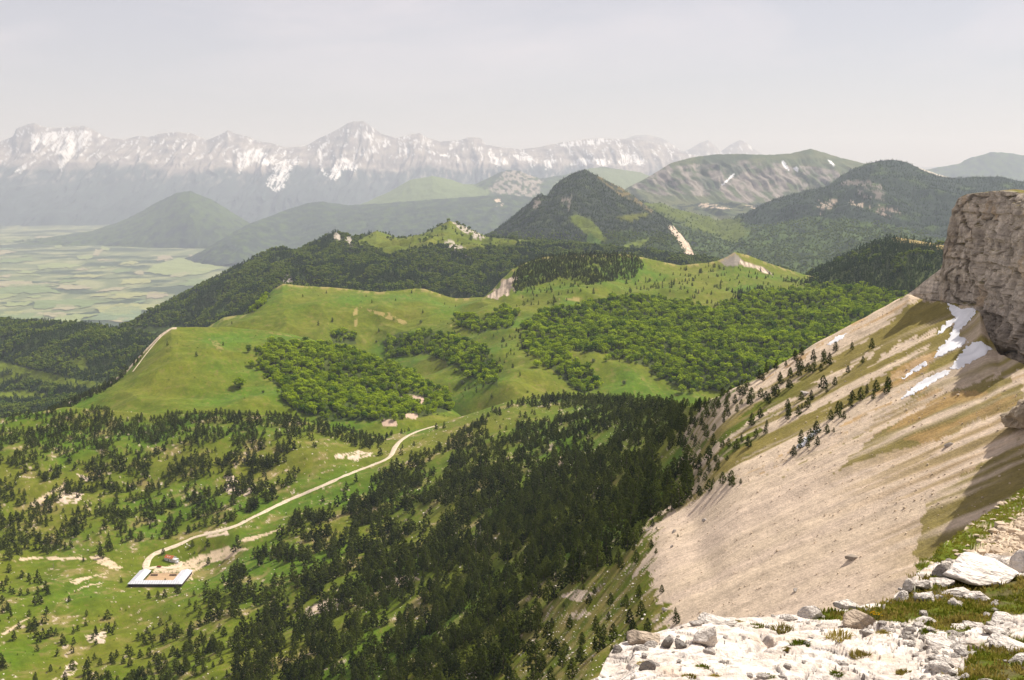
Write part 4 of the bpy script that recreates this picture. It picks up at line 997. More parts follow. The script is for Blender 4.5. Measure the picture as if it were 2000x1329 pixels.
def scatter(sname, density_fn, seed, vmax=1480):
    """density_fn(x, y, u, v) -> trees per hectare; returns points on the sheet"""
    s = SHEETS[sname]; pos, pu, pv, nb = s['pos'], s['u'], s['v'], s['nb']
    p = pos[:, max(nb - 1, 0):]; u, v = pu[:, max(nb - 1, 0):], pv[:, max(nb - 1, 0):]
    a, b, c = p[:-1, :-1], p[1:, :-1], p[:-1, 1:]
    area = np.abs((b - a)[..., 0] * (c - a)[..., 1] - (b - a)[..., 1] * (c - a)[..., 0])
    cx = (p[:-1, :-1] + p[1:, 1:]) / 2; cu = (u[:-1, :-1] + u[1:, 1:]) / 2; cvv = (v[:-1, :-1] + v[1:, 1:]) / 2
    vis = (cu > -90) & (cu < 2090) & (cvv < vmax)
    lam = area / 1e4 * density_fn(cx[..., 0], cx[..., 1], cu, cvv) * vis
    rg = np.random.default_rng(seed)
    k = rg.poisson(lam)
    ii, jj = np.nonzero(k)
    rep = k[ii, jj]; ii, jj = np.repeat(ii, rep), np.repeat(jj, rep)
    fu, ft = rg.uniform(0, 1, len(ii))[:, None], rg.uniform(0, 1, len(ii))[:, None]
    q = (p[ii, jj] * (1 - fu) + p[ii + 1, jj] * fu) * (1 - ft) + (p[ii, jj + 1] * (1 - fu) + p[ii + 1, jj + 1] * fu) * ft
    return q
def polyden(polys, x, y, u, v, amt=6, sc_=30, seed=5):
    wu = u + 2 * amt * fbm(x / sc_, y / sc_, 0, 3, seed); wv = v + amt * fbm(x / sc_, y / sc_, 0, 3, seed + 9)
    m = np.zeros(u.shape, bool)
    for p in polys: m |= inpoly(p, wu, wv)
    return m
def thin(q, dmin):
    """drop trees closer than dmin to one kept before"""
    cell = {}; keep = []
    for i, (x, y, z) in enumerate(q):
        gx, gy = int(x // dmin), int(y // dmin); ok = True
        for a in (-1, 0, 1):
            for b in (-1, 0, 1):
                for j in cell.get((gx + a, gy + b), ()):
                    if (q[j][0] - x) ** 2 + (q[j][1] - y) ** 2 < dmin * dmin: ok = False; break
                if not ok: break
            if not ok: break
        if ok: cell.setdefault((gx, gy), []).append(i); keep.append(i)
    return q[keep]
def sizes(n, mean, sd, lo, wid=.12, seed=0):
    rg = np.random.default_rng(seed)
    h = np.maximum(rg.normal(mean, sd, n), lo) / 10
    w = h * rg.normal(1.0, wid, n)
    return np.stack([w, w * rg.normal(1, .06, n), h], -1)

# -- pines of the near mountainside
NP_dense = [[(870,868),(940,818),(1000,792),(1080,778),(1150,776),(1250,780),(1345,792),(1360,830),(1350,880),(1330,965),(1275,1005),(1250,1060),(1235,1108),(1180,1122),(1115,1145),(1075,1180),(1060,1235),(1010,1300),(970,1345),(940,1470),(330,1470),(190,1335),(255,1250),(365,1185),(400,1140),(480,1110),(520,1070),(585,1010),(680,950),(790,900)]]
NP_band = [[(60,842),(130,808),(215,800),(225,830),(330,840),(360,850),(300,870),(250,850),(150,865),(60,870)], [(210,822),(420,808),(560,806),(700,845),(745,860),(790,835),(870,838),(840,850),(760,868),(730,880),(700,875),(590,838),(450,828),(300,830)]]
NP_left = [[(-100,820),(130,795),(330,830),(590,830),(620,870),(560,905),(600,930),(530,965),(560,985),(470,1010),(400,1040),(330,1050),(240,1060),(200,1090),(120,1080),(-100,1110)]]
NP_lowleft = [[(-100,1110),(60,1110),(110,1165),(200,1180),(230,1230),(190,1335),(150,1470),(-100,1470)]]
NP_slope = [[(1000,1300),(1060,1200),(1120,1140),(1215,1105),(1250,1060),(1275,1010),(1262,1120),(1310,1215),(1330,1290),(1330,1400),(950,1400)]]
NP_edge = [[(1345,800),(1400,770),(1450,745),(1500,720),(1560,690),(1575,695),(1500,740),(1440,785),(1380,830),(1350,850)], [(1350,860),(1420,800),(1480,770),(1580,705),(1640,680),(1640,700),(1590,735),(1530,770),(1470,800),(1400,840),(1350,890)]]
NP_strip = [[(1535,888),(1600,835),(1680,770),(1745,745),(1740,765),(1690,795),(1620,860),(1560,892)], [(1275,1000),(1340,960),(1450,930),(1450,945),(1350,980),(1290,1010)], [(1330,965),(1360,900),(1430,865),(1450,880),(1380,940),(1340,975)]]
NP_olive = [[(1340,920),(1400,850),(1500,790),(1640,700),(1720,640),(1730,670),(1560,820),(1430,900)]]
CLEAR = [[(955,815),(1000,795),(1100,795),(1165,805),(1110,815),(1010,830),(1005,850),(960,860),(940,845)], [(980,870),(1000,868),(1010,905),(990,925)], [(250,1112),(385,1112),(375,1160),(250,1160)], [(280,1075),(350,1075),(350,1112),(280,1118)], [(350,1062),(490,1062),(450,1100),(385,1130),(340,1112)], [(380,1225),(500,1205),(480,1222),(390,1250)],
         [(765,850),(870,838),(880,850),(800,890),(730,915),(680,930),(740,885)], [(470,1120),(530,1105),(560,1120),(500,1150),(470,1160)], [(530,1150),(610,1150),(590,1175),(545,1180)], [(600,995),(680,985),(690,1000),(610,1010)], [(770,1000),(860,985),(900,1000),(830,1030),(780,1040)], [(780,1060),(830,1030),(860,1040),(810,1080)], [(600,1030),(680,1010),(660,1040),(600,1045)]]
def pine_density(x, y, u, v):
    n = fbm(x / 55, y / 55, 0, 3, 702); n2 = fbm(x / 18, y / 18, 0, 2, 703)
    dn = np.zeros(u.shape)
    d = polyden(NP_left, x, y, u, v, 8)
    dn = np.where(d, np.where(n + .45 * n2 > -.01, 290, 10), dn)
    d = polyden(NP_lowleft, x, y, u, v, 8)
    dn = np.where(d, np.where(n2 + .3 * n > .15, 120, 9), dn)
    dn = np.where(polyden(NP_band, x, y, u, v, 4), 380, dn)
    d = polyden(NP_dense, x, y, u, v, 8)
    core = sstep(520, 1000, u + (v - 1000) * .35)
    dn = np.where(d, np.where(n + .5 * n2 > .05 - .17 * core, 300, 30), dn)
    op = polyden([[(1060,1150),(1150,1112),(1250,1122),(1262,1165),(1140,1172),(1095,1215),(1050,1205)]], x, y, u, v, 5, 12)
    dn = np.where(polyden(NP_slope, x, y, u, v, 5, 12), np.where(op, 30, np.where(n2 > -.05, 260, 70)), dn)
    em = polyden([[(1245,1040),(1290,990),(1300,1010),(1280,1060),(1285,1130),(1325,1215),(1345,1290),(1300,1290),(1262,1120)]], x, y, u, v, 6, 10)
    dn = np.where(em, np.maximum(dn, 150), dn)
    dn = np.where(polyden(NP_edge, x, y, u, v, 4, 12), 620, dn)
    dn = np.where(polyden(NP_strip, x, y, u, v, 4, 10), 800, dn)
    o = polyden(NP_olive, x, y, u, v, 4, 12) & (dn < 100)
    dn = np.where(o, 130, dn)
    c = polyden(CLEAR, x, y, u, v, 4, 15)
    dn = np.where(c, np.where(n2 > .22, 60, 4), dn)
    return dn
q = thin(scatter('near_mountainside', pine_density, 71, 1420), 4.4)
nr_ = (q[:, 1] < 1000) & (proj(q)[0] < 1300) & (proj(q)[0] > 300)
q = np.concatenate([thin(q[nr_], 5.4), q[~nr_]])
pc_ = P(312, 1131, 1225); q = q[np.hypot(q[:, 0] - pc_[0], (q[:, 1] - pc_[1] - 12)) > 46]
pu_, pv_ = proj(q)
road_keep = [[(845,826),(800,842),(765,868),(755,888),(700,912),(640,935),(560,965),(515,990),(440,1028),(370,1046),(325,1068),(285,1085),(275,1120),(330,1120),(300,1092),(345,1078),(400,1056),(450,1042),(560,990),(650,950),(712,928),(775,898),(790,868),(850,846)]]
road_hit = np.zeros(len(q), bool)
for p in road_keep: road_hit |= inpoly(p, pu_, pv_)
q = q[~road_hit]; pu_, pv_ = proj(q)
small = polyden(NP_slope, q[:, 0], q[:, 1], pu_, pv_, 0)
scr = pu_ > 1345
em_ = polyden([[(1245,1040),(1290,990),(1320,1000),(1300,1060),(1305,1130),(1345,1215),(1365,1290),(1300,1290),(1262,1120)]], q[:, 0], q[:, 1], pu_, pv_, 0)
hm_ = np.where(em_, 3.6, np.where(small, 7.5, np.where(scr, 4.6, np.where(pv_ < 900, 7.6, np.where(pu_ < 450, 8.2, 11.2)))))
sz = sizes(len(q), 1, .24, .32, .12, 72) * hm_[:, None]
sz[:, :2] *= 1.22
sz = np.clip(sz, .15, 1.6)
sz[small] *= np.random.default_rng(5).uniform(.35, 1.25, small.sum())[:, None]
NEARQ, NEARS = q, sz
TREE_BVH = bvh(['near_mountainside', 'limestone_ledge', 'rocky_slope'])
app = NEARS[:, 2] * 10 * F / NEARQ[:, 1]
tops = NEARQ + np.stack([0 * app, 0 * app, NEARS[:, 2] * 8.5], -1)
tu, tv_ = proj(tops)
order = np.argsort(-app - 1000 * ((small | scr) & (app > 13)))
picked, rest = [], np.ones(len(q), bool)
for i in order:
    if len(picked) >= 296: break
    if not (8 < tu[i] < 1992 and tv_[i] < 1310 and pv_[i] < 1360): continue
    d_ = Vector(tops[i]) - CAMP; L_ = d_.length
    loc, _, _, dist = TREE_BVH.ray_cast(CAMP, d_.normalized())
    if loc is not None and dist < L_ - 1.5: continue
    picked.append(i); rest[i] = False
hid = np.zeros(len(q), bool)
for i in np.nonzero(rest)[0]:                         # trees that the ledge hides altogether are left out
    if pv_[i] > 1180 and pu_[i] > 1150:
        d_ = Vector(tops[i]) - CAMP; loc, _, _, dist = TREE_BVH.ray_cast(CAMP, d_.normalized())
        hid[i] = loc is not None and dist < d_.length - 2
rest &= ~hid
print('near pines', len(q), 'picked', len(picked))
LAND = [
 ('beside the small snow bank on the scree', 1570, 865), ('near the snow sliver on the scree edge', 1630, 680), ('on the green strip left of the scree', 1400, 860), ('where scree edge and dark forest meet', 1370, 800),
 ('midway down the striped olive slope', 1530, 780), ('on the strip below the snow patches', 1690, 770), ('along the lower rim of the olive slope', 1400, 945), ('low on the left end of the olive slope', 1310, 985), ('on the tan upper scree edge', 1480, 735), ('on the tan slope above the snow bank', 1600, 720),
 ('in the clump left of the snow bank', 1450, 860), ('on the olive grass nearest the cliff', 1720, 660), ('at the green foot of the tree strip', 1360, 895),
 ('beside the bare patches of the slope', 1120, 1180), ('on the grassy margin of the pale scree', 1268, 1080), ('just behind the tip of the ledge', 1220, 1245), ('near the bottom edge left of the ledge', 1090, 1310), ('at the forest end of the stony slope', 1060, 1220), ('at the foot of the pale scree', 1290, 1180), ('in the middle of the stony slope', 1190, 1150), ('on the stony slope below the forest', 1130, 1250), ('in the gap between forest and scree', 1225, 1050),
 ('in the forest, right part of bottom edge', 900, 1300), ('in the dark forest at the bottom centre', 700, 1300), ('in the forest, left part of bottom edge', 450, 1300), ('in the forest left of the stony slope', 980, 1180), ('in the forest right beside the scree', 1200, 1000), ('in the forest below the pale outcrop', 780, 1180), ('on the meadow at the lower left corner', 150, 1280)]
ORD = ['leftmost', 'second', 'third', 'fourth', 'fifth', 'sixth', 'seventh', 'eighth', 'ninth', 'tenth', 'eleventh', 'twelfth', 'thirteenth', 'fourteenth', 'fifteenth', 'sixteenth']
byplace = {}
for i in picked:
    ok = [l for l in LAND if (l[1] > 1345) == (pu_[i] > 1345)] if pu_[i] > 1345 else [l for l in LAND if l[1] < 1345]
    if small[i]: ok = [l for l in LAND if 'stony' in l[0] or 'bare patches' in l[0] or 'ledge' in l[0] or 'scree' in l[0] and l[1] < 1345 or 'gap' in l[0]]
    elif pu_[i] < 1345: ok = [l for l in LAND if 'in the forest' in l[0] and l[1] < 1345 or 'corner' in l[0] and l[1] < 1345]
    l = min(ok, key=lambda l: (l[1] - pu_[i]) ** 2 + (l[2] - pv_[i]) ** 2)
    byplace.setdefault(l[0], []).append(i)
for place, ids in byplace.items():
    ids = sorted(ids, key=lambda i: pu_[i])
    seen = set()
    for n_, i in enumerate(ids):
        k = int(rng.integers(0, len(PINE)))
        t = empty('pine_tree', NEARQ[i], float(rng.uniform(0, 6.28)))
        t.scale = NEARS[i]
        shape = NEARS[i][0] / NEARS[i][2]
        look = 'tall' if NEARS[i][2] > 1.1 else 'small' if NEARS[i][2] < .45 else 'medium'
        girth = 'broad' if shape > 1.3 else 'slender' if shape < 1.12 else 'conical'
        if len(ids) <= 16:
            lab = f'{look} {girth} pine, leftmost one {place}' if n_ == 0 else f'{look} {girth} pine, rightmost one {place}' if n_ == len(ids) - 1 else f'{look} {girth} pine, {ORD[n_]} from left {place}'
        elif n_ == 0: lab = f'{look} {girth} pine, leftmost one {place}'
        elif n_ == len(ids) - 1: lab = f'{look} {girth} pine, rightmost one {place}'
        else: lab = f'{look} {girth} dark green pine {place}'
        tag(t, lab, 'pine tree', 'pines ' + place)
        c = obj('crown', PINE[k][0], M_pine, t); tr = obj('trunk', PINE[k][1], M_bark, t)
near_only = bvh(['near_mountainside'])
for (u, v, h, lab) in ((319,1083,7.5,'pair forming pine directly behind the shepherd hut'), (349,1160,8.5,'round pine covering the right front corner of the sheepfold'), (237,1138,5,'single small pine left of the sheepfold'), (291,1170,8,'leftmost pine of the row in front of the sheepfold'), (309,1170,8.5,'middle pine of the row in front of the sheepfold'), (322,1168,9,'slim pine of the row nearest the sheepfold front wall'), (376,1068,8,'pine beside the track bend above the hut'), (163,1097,5,'lone pine on the pale path left of the sheepfold'), (407,1102,8,'pine standing in the pale dirt clearing right of the sheepfold')):
    loc, _ = hit(near_only, u, v)
    t = empty('pine_tree', loc, u * .7); t.scale = (h / 8.5, h / 8.5, h / 10); tag(t, lab, 'pine tree', 'pines around the sheepfold')
    k = int(u) % len(PINE); obj('crown', PINE[k][0], M_pine, t); obj('trunk', PINE[k][1], M_bark, t)
def dead_tree(u, v, h, lab, seed):
    loc, _ = hit(near_only, u, v)
    t = empty('dead_pine', loc, seed); t.scale = (h / 10,) * 3; tag(t, lab, 'dead tree', 'dead pines in the forest')
    rg = np.random.default_rng(seed); tv, tf = trunk_np('pine', rg, limbs=0); obj('trunk', mesh_np('dead_trunk', tv, tf, True), M_dead, t)
    V, Fc = [], []
    for k in range(34):
        a = rg.uniform(0, 6.28); z = rg.uniform(2, 9.6); L = 2.6 * (1.05 - z / 10) + .4
        p0 = np.array([0, 0, z]); p1 = np.array([L * math.cos(a), L * math.sin(a), z + rg.uniform(-.3, .9)])
        sd = np.array([-math.sin(a), math.cos(a), 0]) * .07; o_ = len(V)
        V += [p0 - sd, p0 + sd, p1, p0 + np.array([0, 0, .1])]; Fc += [[o_, o_ + 1, o_ + 2], [o_ + 1, o_ + 3, o_ + 2], [o_ + 3, o_, o_ + 2]]
    obj('branches', mesh_np('dead_branches', V, Fc, False), M_dead, t)
for k, (u, v, h, lab) in enumerate([(938,1052,12,'pale grey dead pine, upper of two in the dark forest'), (930,1078,11,'pale grey dead pine, lower of two in the dark forest'), (817,1100,9,'leaning grey dead pine in the middle of the forest'), (985,1175,12,'grey dead pine near the forest edge by the stony slope'), (722,1095,9,'grey dead pine near the pale outcrop in the forest'), (1160,985,9,'bleached dead pine in the forest below the scree'), (105,1113,9,'pale bare tree on the meadow left of the sheepfold')]):
    dead_tree(u, v, h, lab, 40 + k)
ri = np.nonzero(rest)[0]
ypx = NEARQ[ri][:, 1]
near_r = ri[ypx < 1000]; mid_r = ri[ypx >= 1000]
pf = instancer('pine_forest', NEARQ[near_r], NEARS[near_r], COL['pine'], 'dense dark pine forest filling the basin below the scree')
instancer('pine_woodland', NEARQ[mid_r], NEARS[mid_r], COL['pine_mid'], 'scattered dark pines farther out on the bright basin meadows')

# -- beech woods and scattered trees of the meadow hills
def beech_f(x, y, u, v):
    gap = polyden([[(748,720),(765,720),(765,730),(750,728)], [(775,775),(800,770),(830,778),(828,792),(800,785),(780,782)], [(745,820),(775,822),(775,832),(748,832)], [(790,808),(815,808),(810,818),(790,815)]], x, y, u, v, 2)
    return np.where(polyden(BEECH_F, x, y, u, v, 9, 40) & ~gap, 250, np.where(polyden(BEECH_F, x, y, u + 14, v + 5, 9, 20) & ~gap, 14, 0))
qb = thin(scatter('front_meadow_hill', beech_f, 81, 840), 5.0)
sb = sizes(len(qb), 8.8, 2.4, 3.5, .16, 82)
bu, bv = proj(qb)
apb = sb[:, 2] / qb[:, 1]
okb = (bv < 822)
ob = [i for i in np.argsort(-apb) if okb[i]][:296]
isind = np.zeros(len(qb), bool); isind[ob] = True
for i in ob:
    k = int(rng.integers(0, len(BEECH)))
    t = empty('beech_tree', qb[i], float(rng.uniform(0, 6.28))); t.scale = sb[i]
    pl = min((('around its bare patches', 790, 780), ('at its left end', 560, 780), ('along its lower edge', 680, 815), ('at its right tip', 870, 790), ('in its middle', 660, 760)), key=lambda l: (l[1] - bu[i]) ** 2 + (l[2] - bv[i]) ** 2)[0]
    tag(t, f'rounded bright green beech of the front meadow hill wood, {pl}', 'beech tree', 'beeches of the front meadow hill ' + pl)
    obj('crown', BEECH[k][0], M_beech, t); obj('trunk', BEECH[k][1], M_bark, t)
front_only = bvh(['front_meadow_hill']); rear_only = bvh(['rear_meadow_hill'])
for (tr_e, u, v, h, w, mt, lab, nm) in ((front_only, 467, 757, 15, 1.7, M_beech, 'big rounded lone beech clump on the smooth front meadow', 'beech_tree'), (front_only, 514, 768, 4, 1.2, M_pine, 'small dark bush right of the lone beech clump', 'bush'), (rear_only, 903, 752, 8, 1.0, M_bush, 'pale silvery round bush beside the middle beech wood', 'bush'), (rear_only, 1159, 708, 6, 1.0, M_bush, 'pale round bush high in the clearing between the beech woods', 'bush'), (rear_only, 1219, 752, 7, 1.0, M_bush, 'pale round bush low in the clearing between the beech woods', 'bush'), (rear_only, 1273, 735, 6, 1.0, M_bush, 'pale bush at the lower edge of the right beech wood', 'bush'), (rear_only, 822, 632, 7, 1.0, M_bush, 'pale bush on the rear meadow above the woods', 'bush'), (rear_only, 735, 670, 5, 1.0, M_bush, 'grey green bush left of the middle beech wood', 'bush')):
    loc, _ = hit(tr_e, u, v)
    t = empty(nm, loc, u * .3); t.scale = (h / 10 * w, h / 10 * w, h / 10); tag(t, lab, 'tree' if nm != 'bush' else 'bush')
    cm = BEECH[int(u) % 5][0].copy(); cm.materials.clear(); obj('crown', cm, mt, t); obj('trunk', BEECH[int(u) % 5][1], M_bark, t)
instancer('beech_wood', qb[~isind], sb[~isind], COL['beech_mid'], 'bright green beech wood covering the flank of the front meadow hill')
def beech_r(x, y, u, v):
    d = np.where(polyden(BEECH_R, x, y, u, v, 9, 45) & (fbm(x / 30, y / 30, 0, 3, 751) > -.22), 280, np.where(polyden(BEECH_R, x, y, u + 12, v - 6, 9, 25), 12, 0))
    return np.where((u > 1400) & (d > 0), 210, d)
qr = thin(scatter('rear_meadow_hill', beech_r, 83, 830), 5.2)
instancer('beech_wood', qr, sizes(len(qr), 9.0, 2.5, 3.5, .16, 84), COL['beech_mid'], 'bright green beech woods on the rear meadow hills')
HP = [[(1000,540),(1020,515),(1060,500),(1110,494),(1245,497),(1258,520),(1235,545),(1150,556),(1100,545),(1030,562),(1008,575)]]
HS = [[(1010,600),(1030,560),(1250,550),(1400,510),(1480,530),(1560,545),(1560,600),(1440,640),(1330,585),(1180,580),(1100,600)]]
HM = [[(880,650),(1010,640),(1060,700),(980,720),(960,780),(890,800),(870,760),(970,755),(960,700)]]
HX = [[(1400,620),(1440,570),(1560,545),(1650,550),(1780,560),(1780,610),(1560,720),(1480,700)]]
def hill_pines(x, y, u, v):
    n2 = fbm(x / 30, y / 30, 0, 3, 713); n = fbm(x / 90, y / 90, 0, 3, 714)
    d = np.where(polyden(HP, x, y, u, v, 3, 40), np.where(n2 > -.25, 420, 60), 0)
    d = np.where(polyden(HS, x, y, u, v, 5, 40) & (d == 0), np.where(n2 > .2, 60, 9), d)
    d = np.where(polyden(HM, x, y, u, v, 5, 40), np.where(n2 > .15, 90, 7), d)
    d = np.where(polyden(HX, x, y, u, v, 5, 40), np.where(n > .0, 150, 40), d)
    d = np.where(polyden(BEECH_R, x, y, u, v, 9, 45) & (d == 0), np.where(n > .12, 38, 9), d)
    d = np.where((v < 700) & (u < 900) & (d == 0), 1.2, d)
    d = np.where((v < 790) & (u > 1000) & (d == 0) & (u < 1400), 1.5, d)
    return d
qh = thin(scatter('rear_meadow_hill', hill_pines, 85, 820), 3.4)
instancer('hill_pines', qh, sizes(len(qh), 7.2, 1.9, 2.5, .14, 86), COL['pine_mid'], 'small dark pines capping and dotting the rear meadow hills')
def edge_pines(x, y, u, v):
    return np.where(polyden([[(40,850),(100,800),(150,772),(200,755),(235,730),(250,718),(245,735),(205,765),(150,790),(90,830)], [(250,715),(275,690),(280,695),(262,715)]], x, y, u, v, 2), 400, np.where((v < 800) & (u < 560), .9, 0))
qe = thin(scatter('front_meadow_hill', edge_pines, 87, 830), 3.2)
instancer('cliff_edge_pines', qe, sizes(len(qe), 7, 1.8, 1.5, .14, 88), COL['pine_mid'], 'dark pines along the left edge of the front meadow hill')
def shrubs(x, y, u, v): return np.where(fbm(x / 40, y / 40, 0, 3, 761) > .12, 26, 5)
for sn_, lab_ in (('rear_meadow_hill', 'rear meadow hills'), ('front_meadow_hill', 'front meadow hill'), ('near_mountainside', 'basin meadows and stony slopes')):
    qq = scatter(sn_, (lambda x, y, u, v: shrubs(x, y, u, v) * 2.2 * (u < 1330)) if sn_ == 'near_mountainside' else shrubs, 131, 1330)
    zz_ = np.random.default_rng(14).lognormal(-2.1, .45, len(qq))
    instancer('meadow_shrubs', qq, np.stack([zz_ * 1.2, zz_ * 1.2, zz_ * .8], -1), COL['beech_far'] if sn_ != 'near_mountainside' else COL['pine_mid'], 'tiny low shrubs dotting the ' + lab_)
# -- forests of the farther ridges
def far_forest(sname, den, broad_fn, seed, green=(), hc=13, hb=11, lab='', ncon='forest', vmax=900):
    def d(x, y, u, v):
        k = np.full(u.shape, float(den))
        g = polyden(green, x, y, u, v, 5, 60) if green else np.zeros(u.shape, bool)
        return np.where(g, 4, k)
    qf = thin(scatter(sname, d, seed, vmax), 4.5)
    u_, v_ = proj(qf)
    b = broad_fn(qf[:, 0], qf[:, 1], u_, v_)
    instancer(ncon, qf[~b], sizes((~b).sum(), hc, 2.2, 6, .12, seed + 1), COL['conifer_far'], lab + ', the dark conifers')
    instancer(ncon, qf[b], sizes(b.sum(), hb, 1.8, 5, .12, seed + 2), COL['beech_far'], lab + ', the lighter broadleaved trees')
RB = [[(650,453),(668,460),(664,476),(653,470)], [(674,462),(688,464),(690,482),(680,488)], [(868,476),(885,472),(908,486),(890,490)]]
far_forest('forested_ridge', 190, lambda x, y, u, v: fbm(x / 110, y / 110, 0, 3, 721) + .25 * fbm(x / 25, y / 25, 0, 2, 722) > -.04, 91, F_green + RB, lab='forest on the ridge with rock towers', ncon='ridge_forest', vmax=640)
far_forest('wooded_hill', 150, lambda x, y, u, v: fbm(x / 130, y / 130, 0, 3, 723) + .25 * fbm(x / 25, y / 25, 0, 2, 724) > .0, 94, L_mead, lab='forest on the wooded hill at the left', ncon='hill_forest', vmax=840)
far_forest('small_forested_hill', 210, lambda x, y, u, v: fbm(x / 60, y / 60, 0, 3, 725) > .24, 97, [[(1738,460),(1752,460),(1860,480),(1850,490),(1800,481),(1752,471)]], 11, 10, 'forest on the small hill beside the cliff', 'small_hill_forest', 640)
far_forest('pyramid_hill', 75, lambda x, y, u, v: (v > 455) & (fbm(x / 90, y / 90, 0, 3, 726) > -.15), 99, [p for p, k in P_mead] + [p for p, k in P_bare], 9, 9, 'forest on the pyramid shaped hill', 'pyramid_hill_forest', 570)
far_forest('dark_forested_mountain', 26, lambda x, y, u, v: polyden([[(1250,400),(1330,420),(1420,470),(1440,445),(1500,440),(1560,428),(1640,430),(1700,430),(1760,445),(1850,470),(1850,560),(1250,560)]], x, y, u, v, 10, 200), 101, [p for p, k in D_mead] + [p for p, k in D_bare], 12, 11, 'forest on the dark mountain', 'mountain_forest', 560)

# ------------------------------------------------------------------ draped patches: fields, snow, tracks
def drape_patch(name, poly, tree, step, lift, mat, thick=0.0, wamt=0.0, wscale=8.0, seed=0, parent=None, vstep=None):
    poly = np.asarray(poly, float)
    vstep = vstep or step
    ug = np.arange(poly[:, 0].min() - step, poly[:, 0].max() + 2 * step, step); vg = np.arange(poly[:, 1].min() - vstep, poly[:, 1].max() + 2 * vstep, vstep)
    U, V = np.meshgrid(ug, vg, indexing='ij')
    cu_, cv_ = U[:-1, :-1] + step / 2, V[:-1, :-1] + vstep / 2
    if wamt:
        a = fbm(cu_ / wscale, cv_ / wscale, 0, 3, seed); b_ = fbm(cu_ / wscale, cv_ / wscale, 0, 3, seed + 5)
        ins = inpoly(poly, cu_ + a * wamt * 2, cv_ + b_ * wamt)
    else: ins = inpoly(poly, cu_, cv_)
    idx, verts, faces = {}, [], []
    # how deep inside the patch a corner lies, for a rounded rim
    deep = np.zeros(U.shape)
    for a in (-1, 0):
        for b_ in (-1, 0):
            sh = np.zeros(U.shape); ii = np.zeros(U.shape, bool)
            src = np.pad(ins, 1)
            deep += src[1 + a:1 + a + U.shape[0], 1 + b_:1 + b_ + U.shape[1]]
    def vid(i, j):
        if (i, j) not in idx:
            loc, n = hit(tree, U[i, j], V[i, j])
            if loc is None: return None
            h = lift + (thick if deep[i, j] > 3.5 else -thick * .3)
            p = loc + n * h if thick else loc + Vector((0, 0, h))
            idx[(i, j)] = len(verts); verts.append(p[:])
        return idx[(i, j)]
    for i, j in zip(*np.nonzero(ins)):
        f = [vid(i, j), vid(i + 1, j), vid(i + 1, j + 1), vid(i, j + 1)]
        if None not in f: faces.append(f[::-1])
    v_ = np.array(verts); base = v_.mean(0)
    me = mesh_np(name, v_ - base, faces, True)
    o = obj(name, me, mat, parent); o.location = base
    return o
plain_tree = bvh(['valley_plain'])
fcol = {'tan': (.24, .205, .13), 'yel': (.22, .22, .085), 'pale': (.17, .20, .075), 'grn': (.10, .14, .05), 'teal': (.10, .145, .08), 'red': (.235, .19, .135)}
FM = {k: flat('field_' + k, tuple(1.25 * (.7 * a + .3 * b) for a, b in zip(c, (.16, .18, .08))), .95, .22, .006) for k, c in fcol.items()}
FIELDS = [('tan',182,488,204,497,6),('pale',194,482,216,490,6),('pale',80,515,158,524,10),('red',304,502,338,508,6),('pale',300,513,455,538,40),('yel',231,545,302,556,16),('tan',192,562,246,570,14),('yel',203,575,290,583,20),('red',282,574,334,582,12),
          ('grn',70,585,212,600,30),('tan',101,597,148,605,6),('yel',185,596,306,609,30),('tan',63,609,132,621,20),('pale',88,614,198,637,36),('teal',162,607,292,633,44),('tan',-30,549,70,558,14),('grn',-30,556,124,575,26),('grn',-40,611,90,623,26),('tan',118,557,168,567,-14),
          ('pale',10,468,122,475,30),('tan',62,461,116,467,16),('tan',-10,491,26,497,8),('pale',100,479,128,485,6),('yel',150,537,200,543,8),('grn',210,525,262,532,12),('pale',30,530,72,536,8),('tan',255,530,290,536,10),('pale',10,590,60,598,8),('grn',340,545,420,556,18),('yel',230,512,268,518,8),('tan',330,533,372,540,10),('pale',150,500,182,506,6),('grn',0,505,60,512,14),('pale',-30,575,40,584,14)]
frg = random.Random(4)
for _ in range(46):
    v_0 = frg.uniform(466, 628); u_0 = frg.uniform(-60, 470 - (v_0 - 466) * 1.3); w_ = frg.uniform(14, 46) * (.6 + (v_0 - 466) / 160); h_ = frg.uniform(2, 4.5) * (.6 + (v_0 - 466) / 130)
    FIELDS.append((frg.choice(['pale', 'grn', 'tan', 'yel', 'teal', 'grn', 'pale']), u_0, v_0, u_0 + w_, v_0 + h_, frg.uniform(2, 16)))
for k, u0, v0, u1, v1, skew in FIELDS:
    sk = skew
    jr = random.Random(int(u0 * 7 + v0)); J = lambda a: jr.uniform(-a, a)
    du, dv = (u1 - u0) * .22, (v1 - v0) * .35
    poly = [(u0, v1), (u0 + sk * .8, v0 + (v1 - v0) * .35), (u0 + sk * 1.6, v0), (u1, v0 + .5), (u1 - sk * .5, v0 + (v1 - v0) * .5), (u1 - sk * 1.2, v1 - .5), ((u0 + u1) / 2, v1 + dv * .3)]
    poly = [(a + J(du), b + J(dv)) for a, b in poly]
    o = drape_patch('field', poly, plain_tree, 2.0, 8.0, FM[k], 0, 4.0, 18, int(u0) + 100, None, .7)
    tag(o, kind='structure')

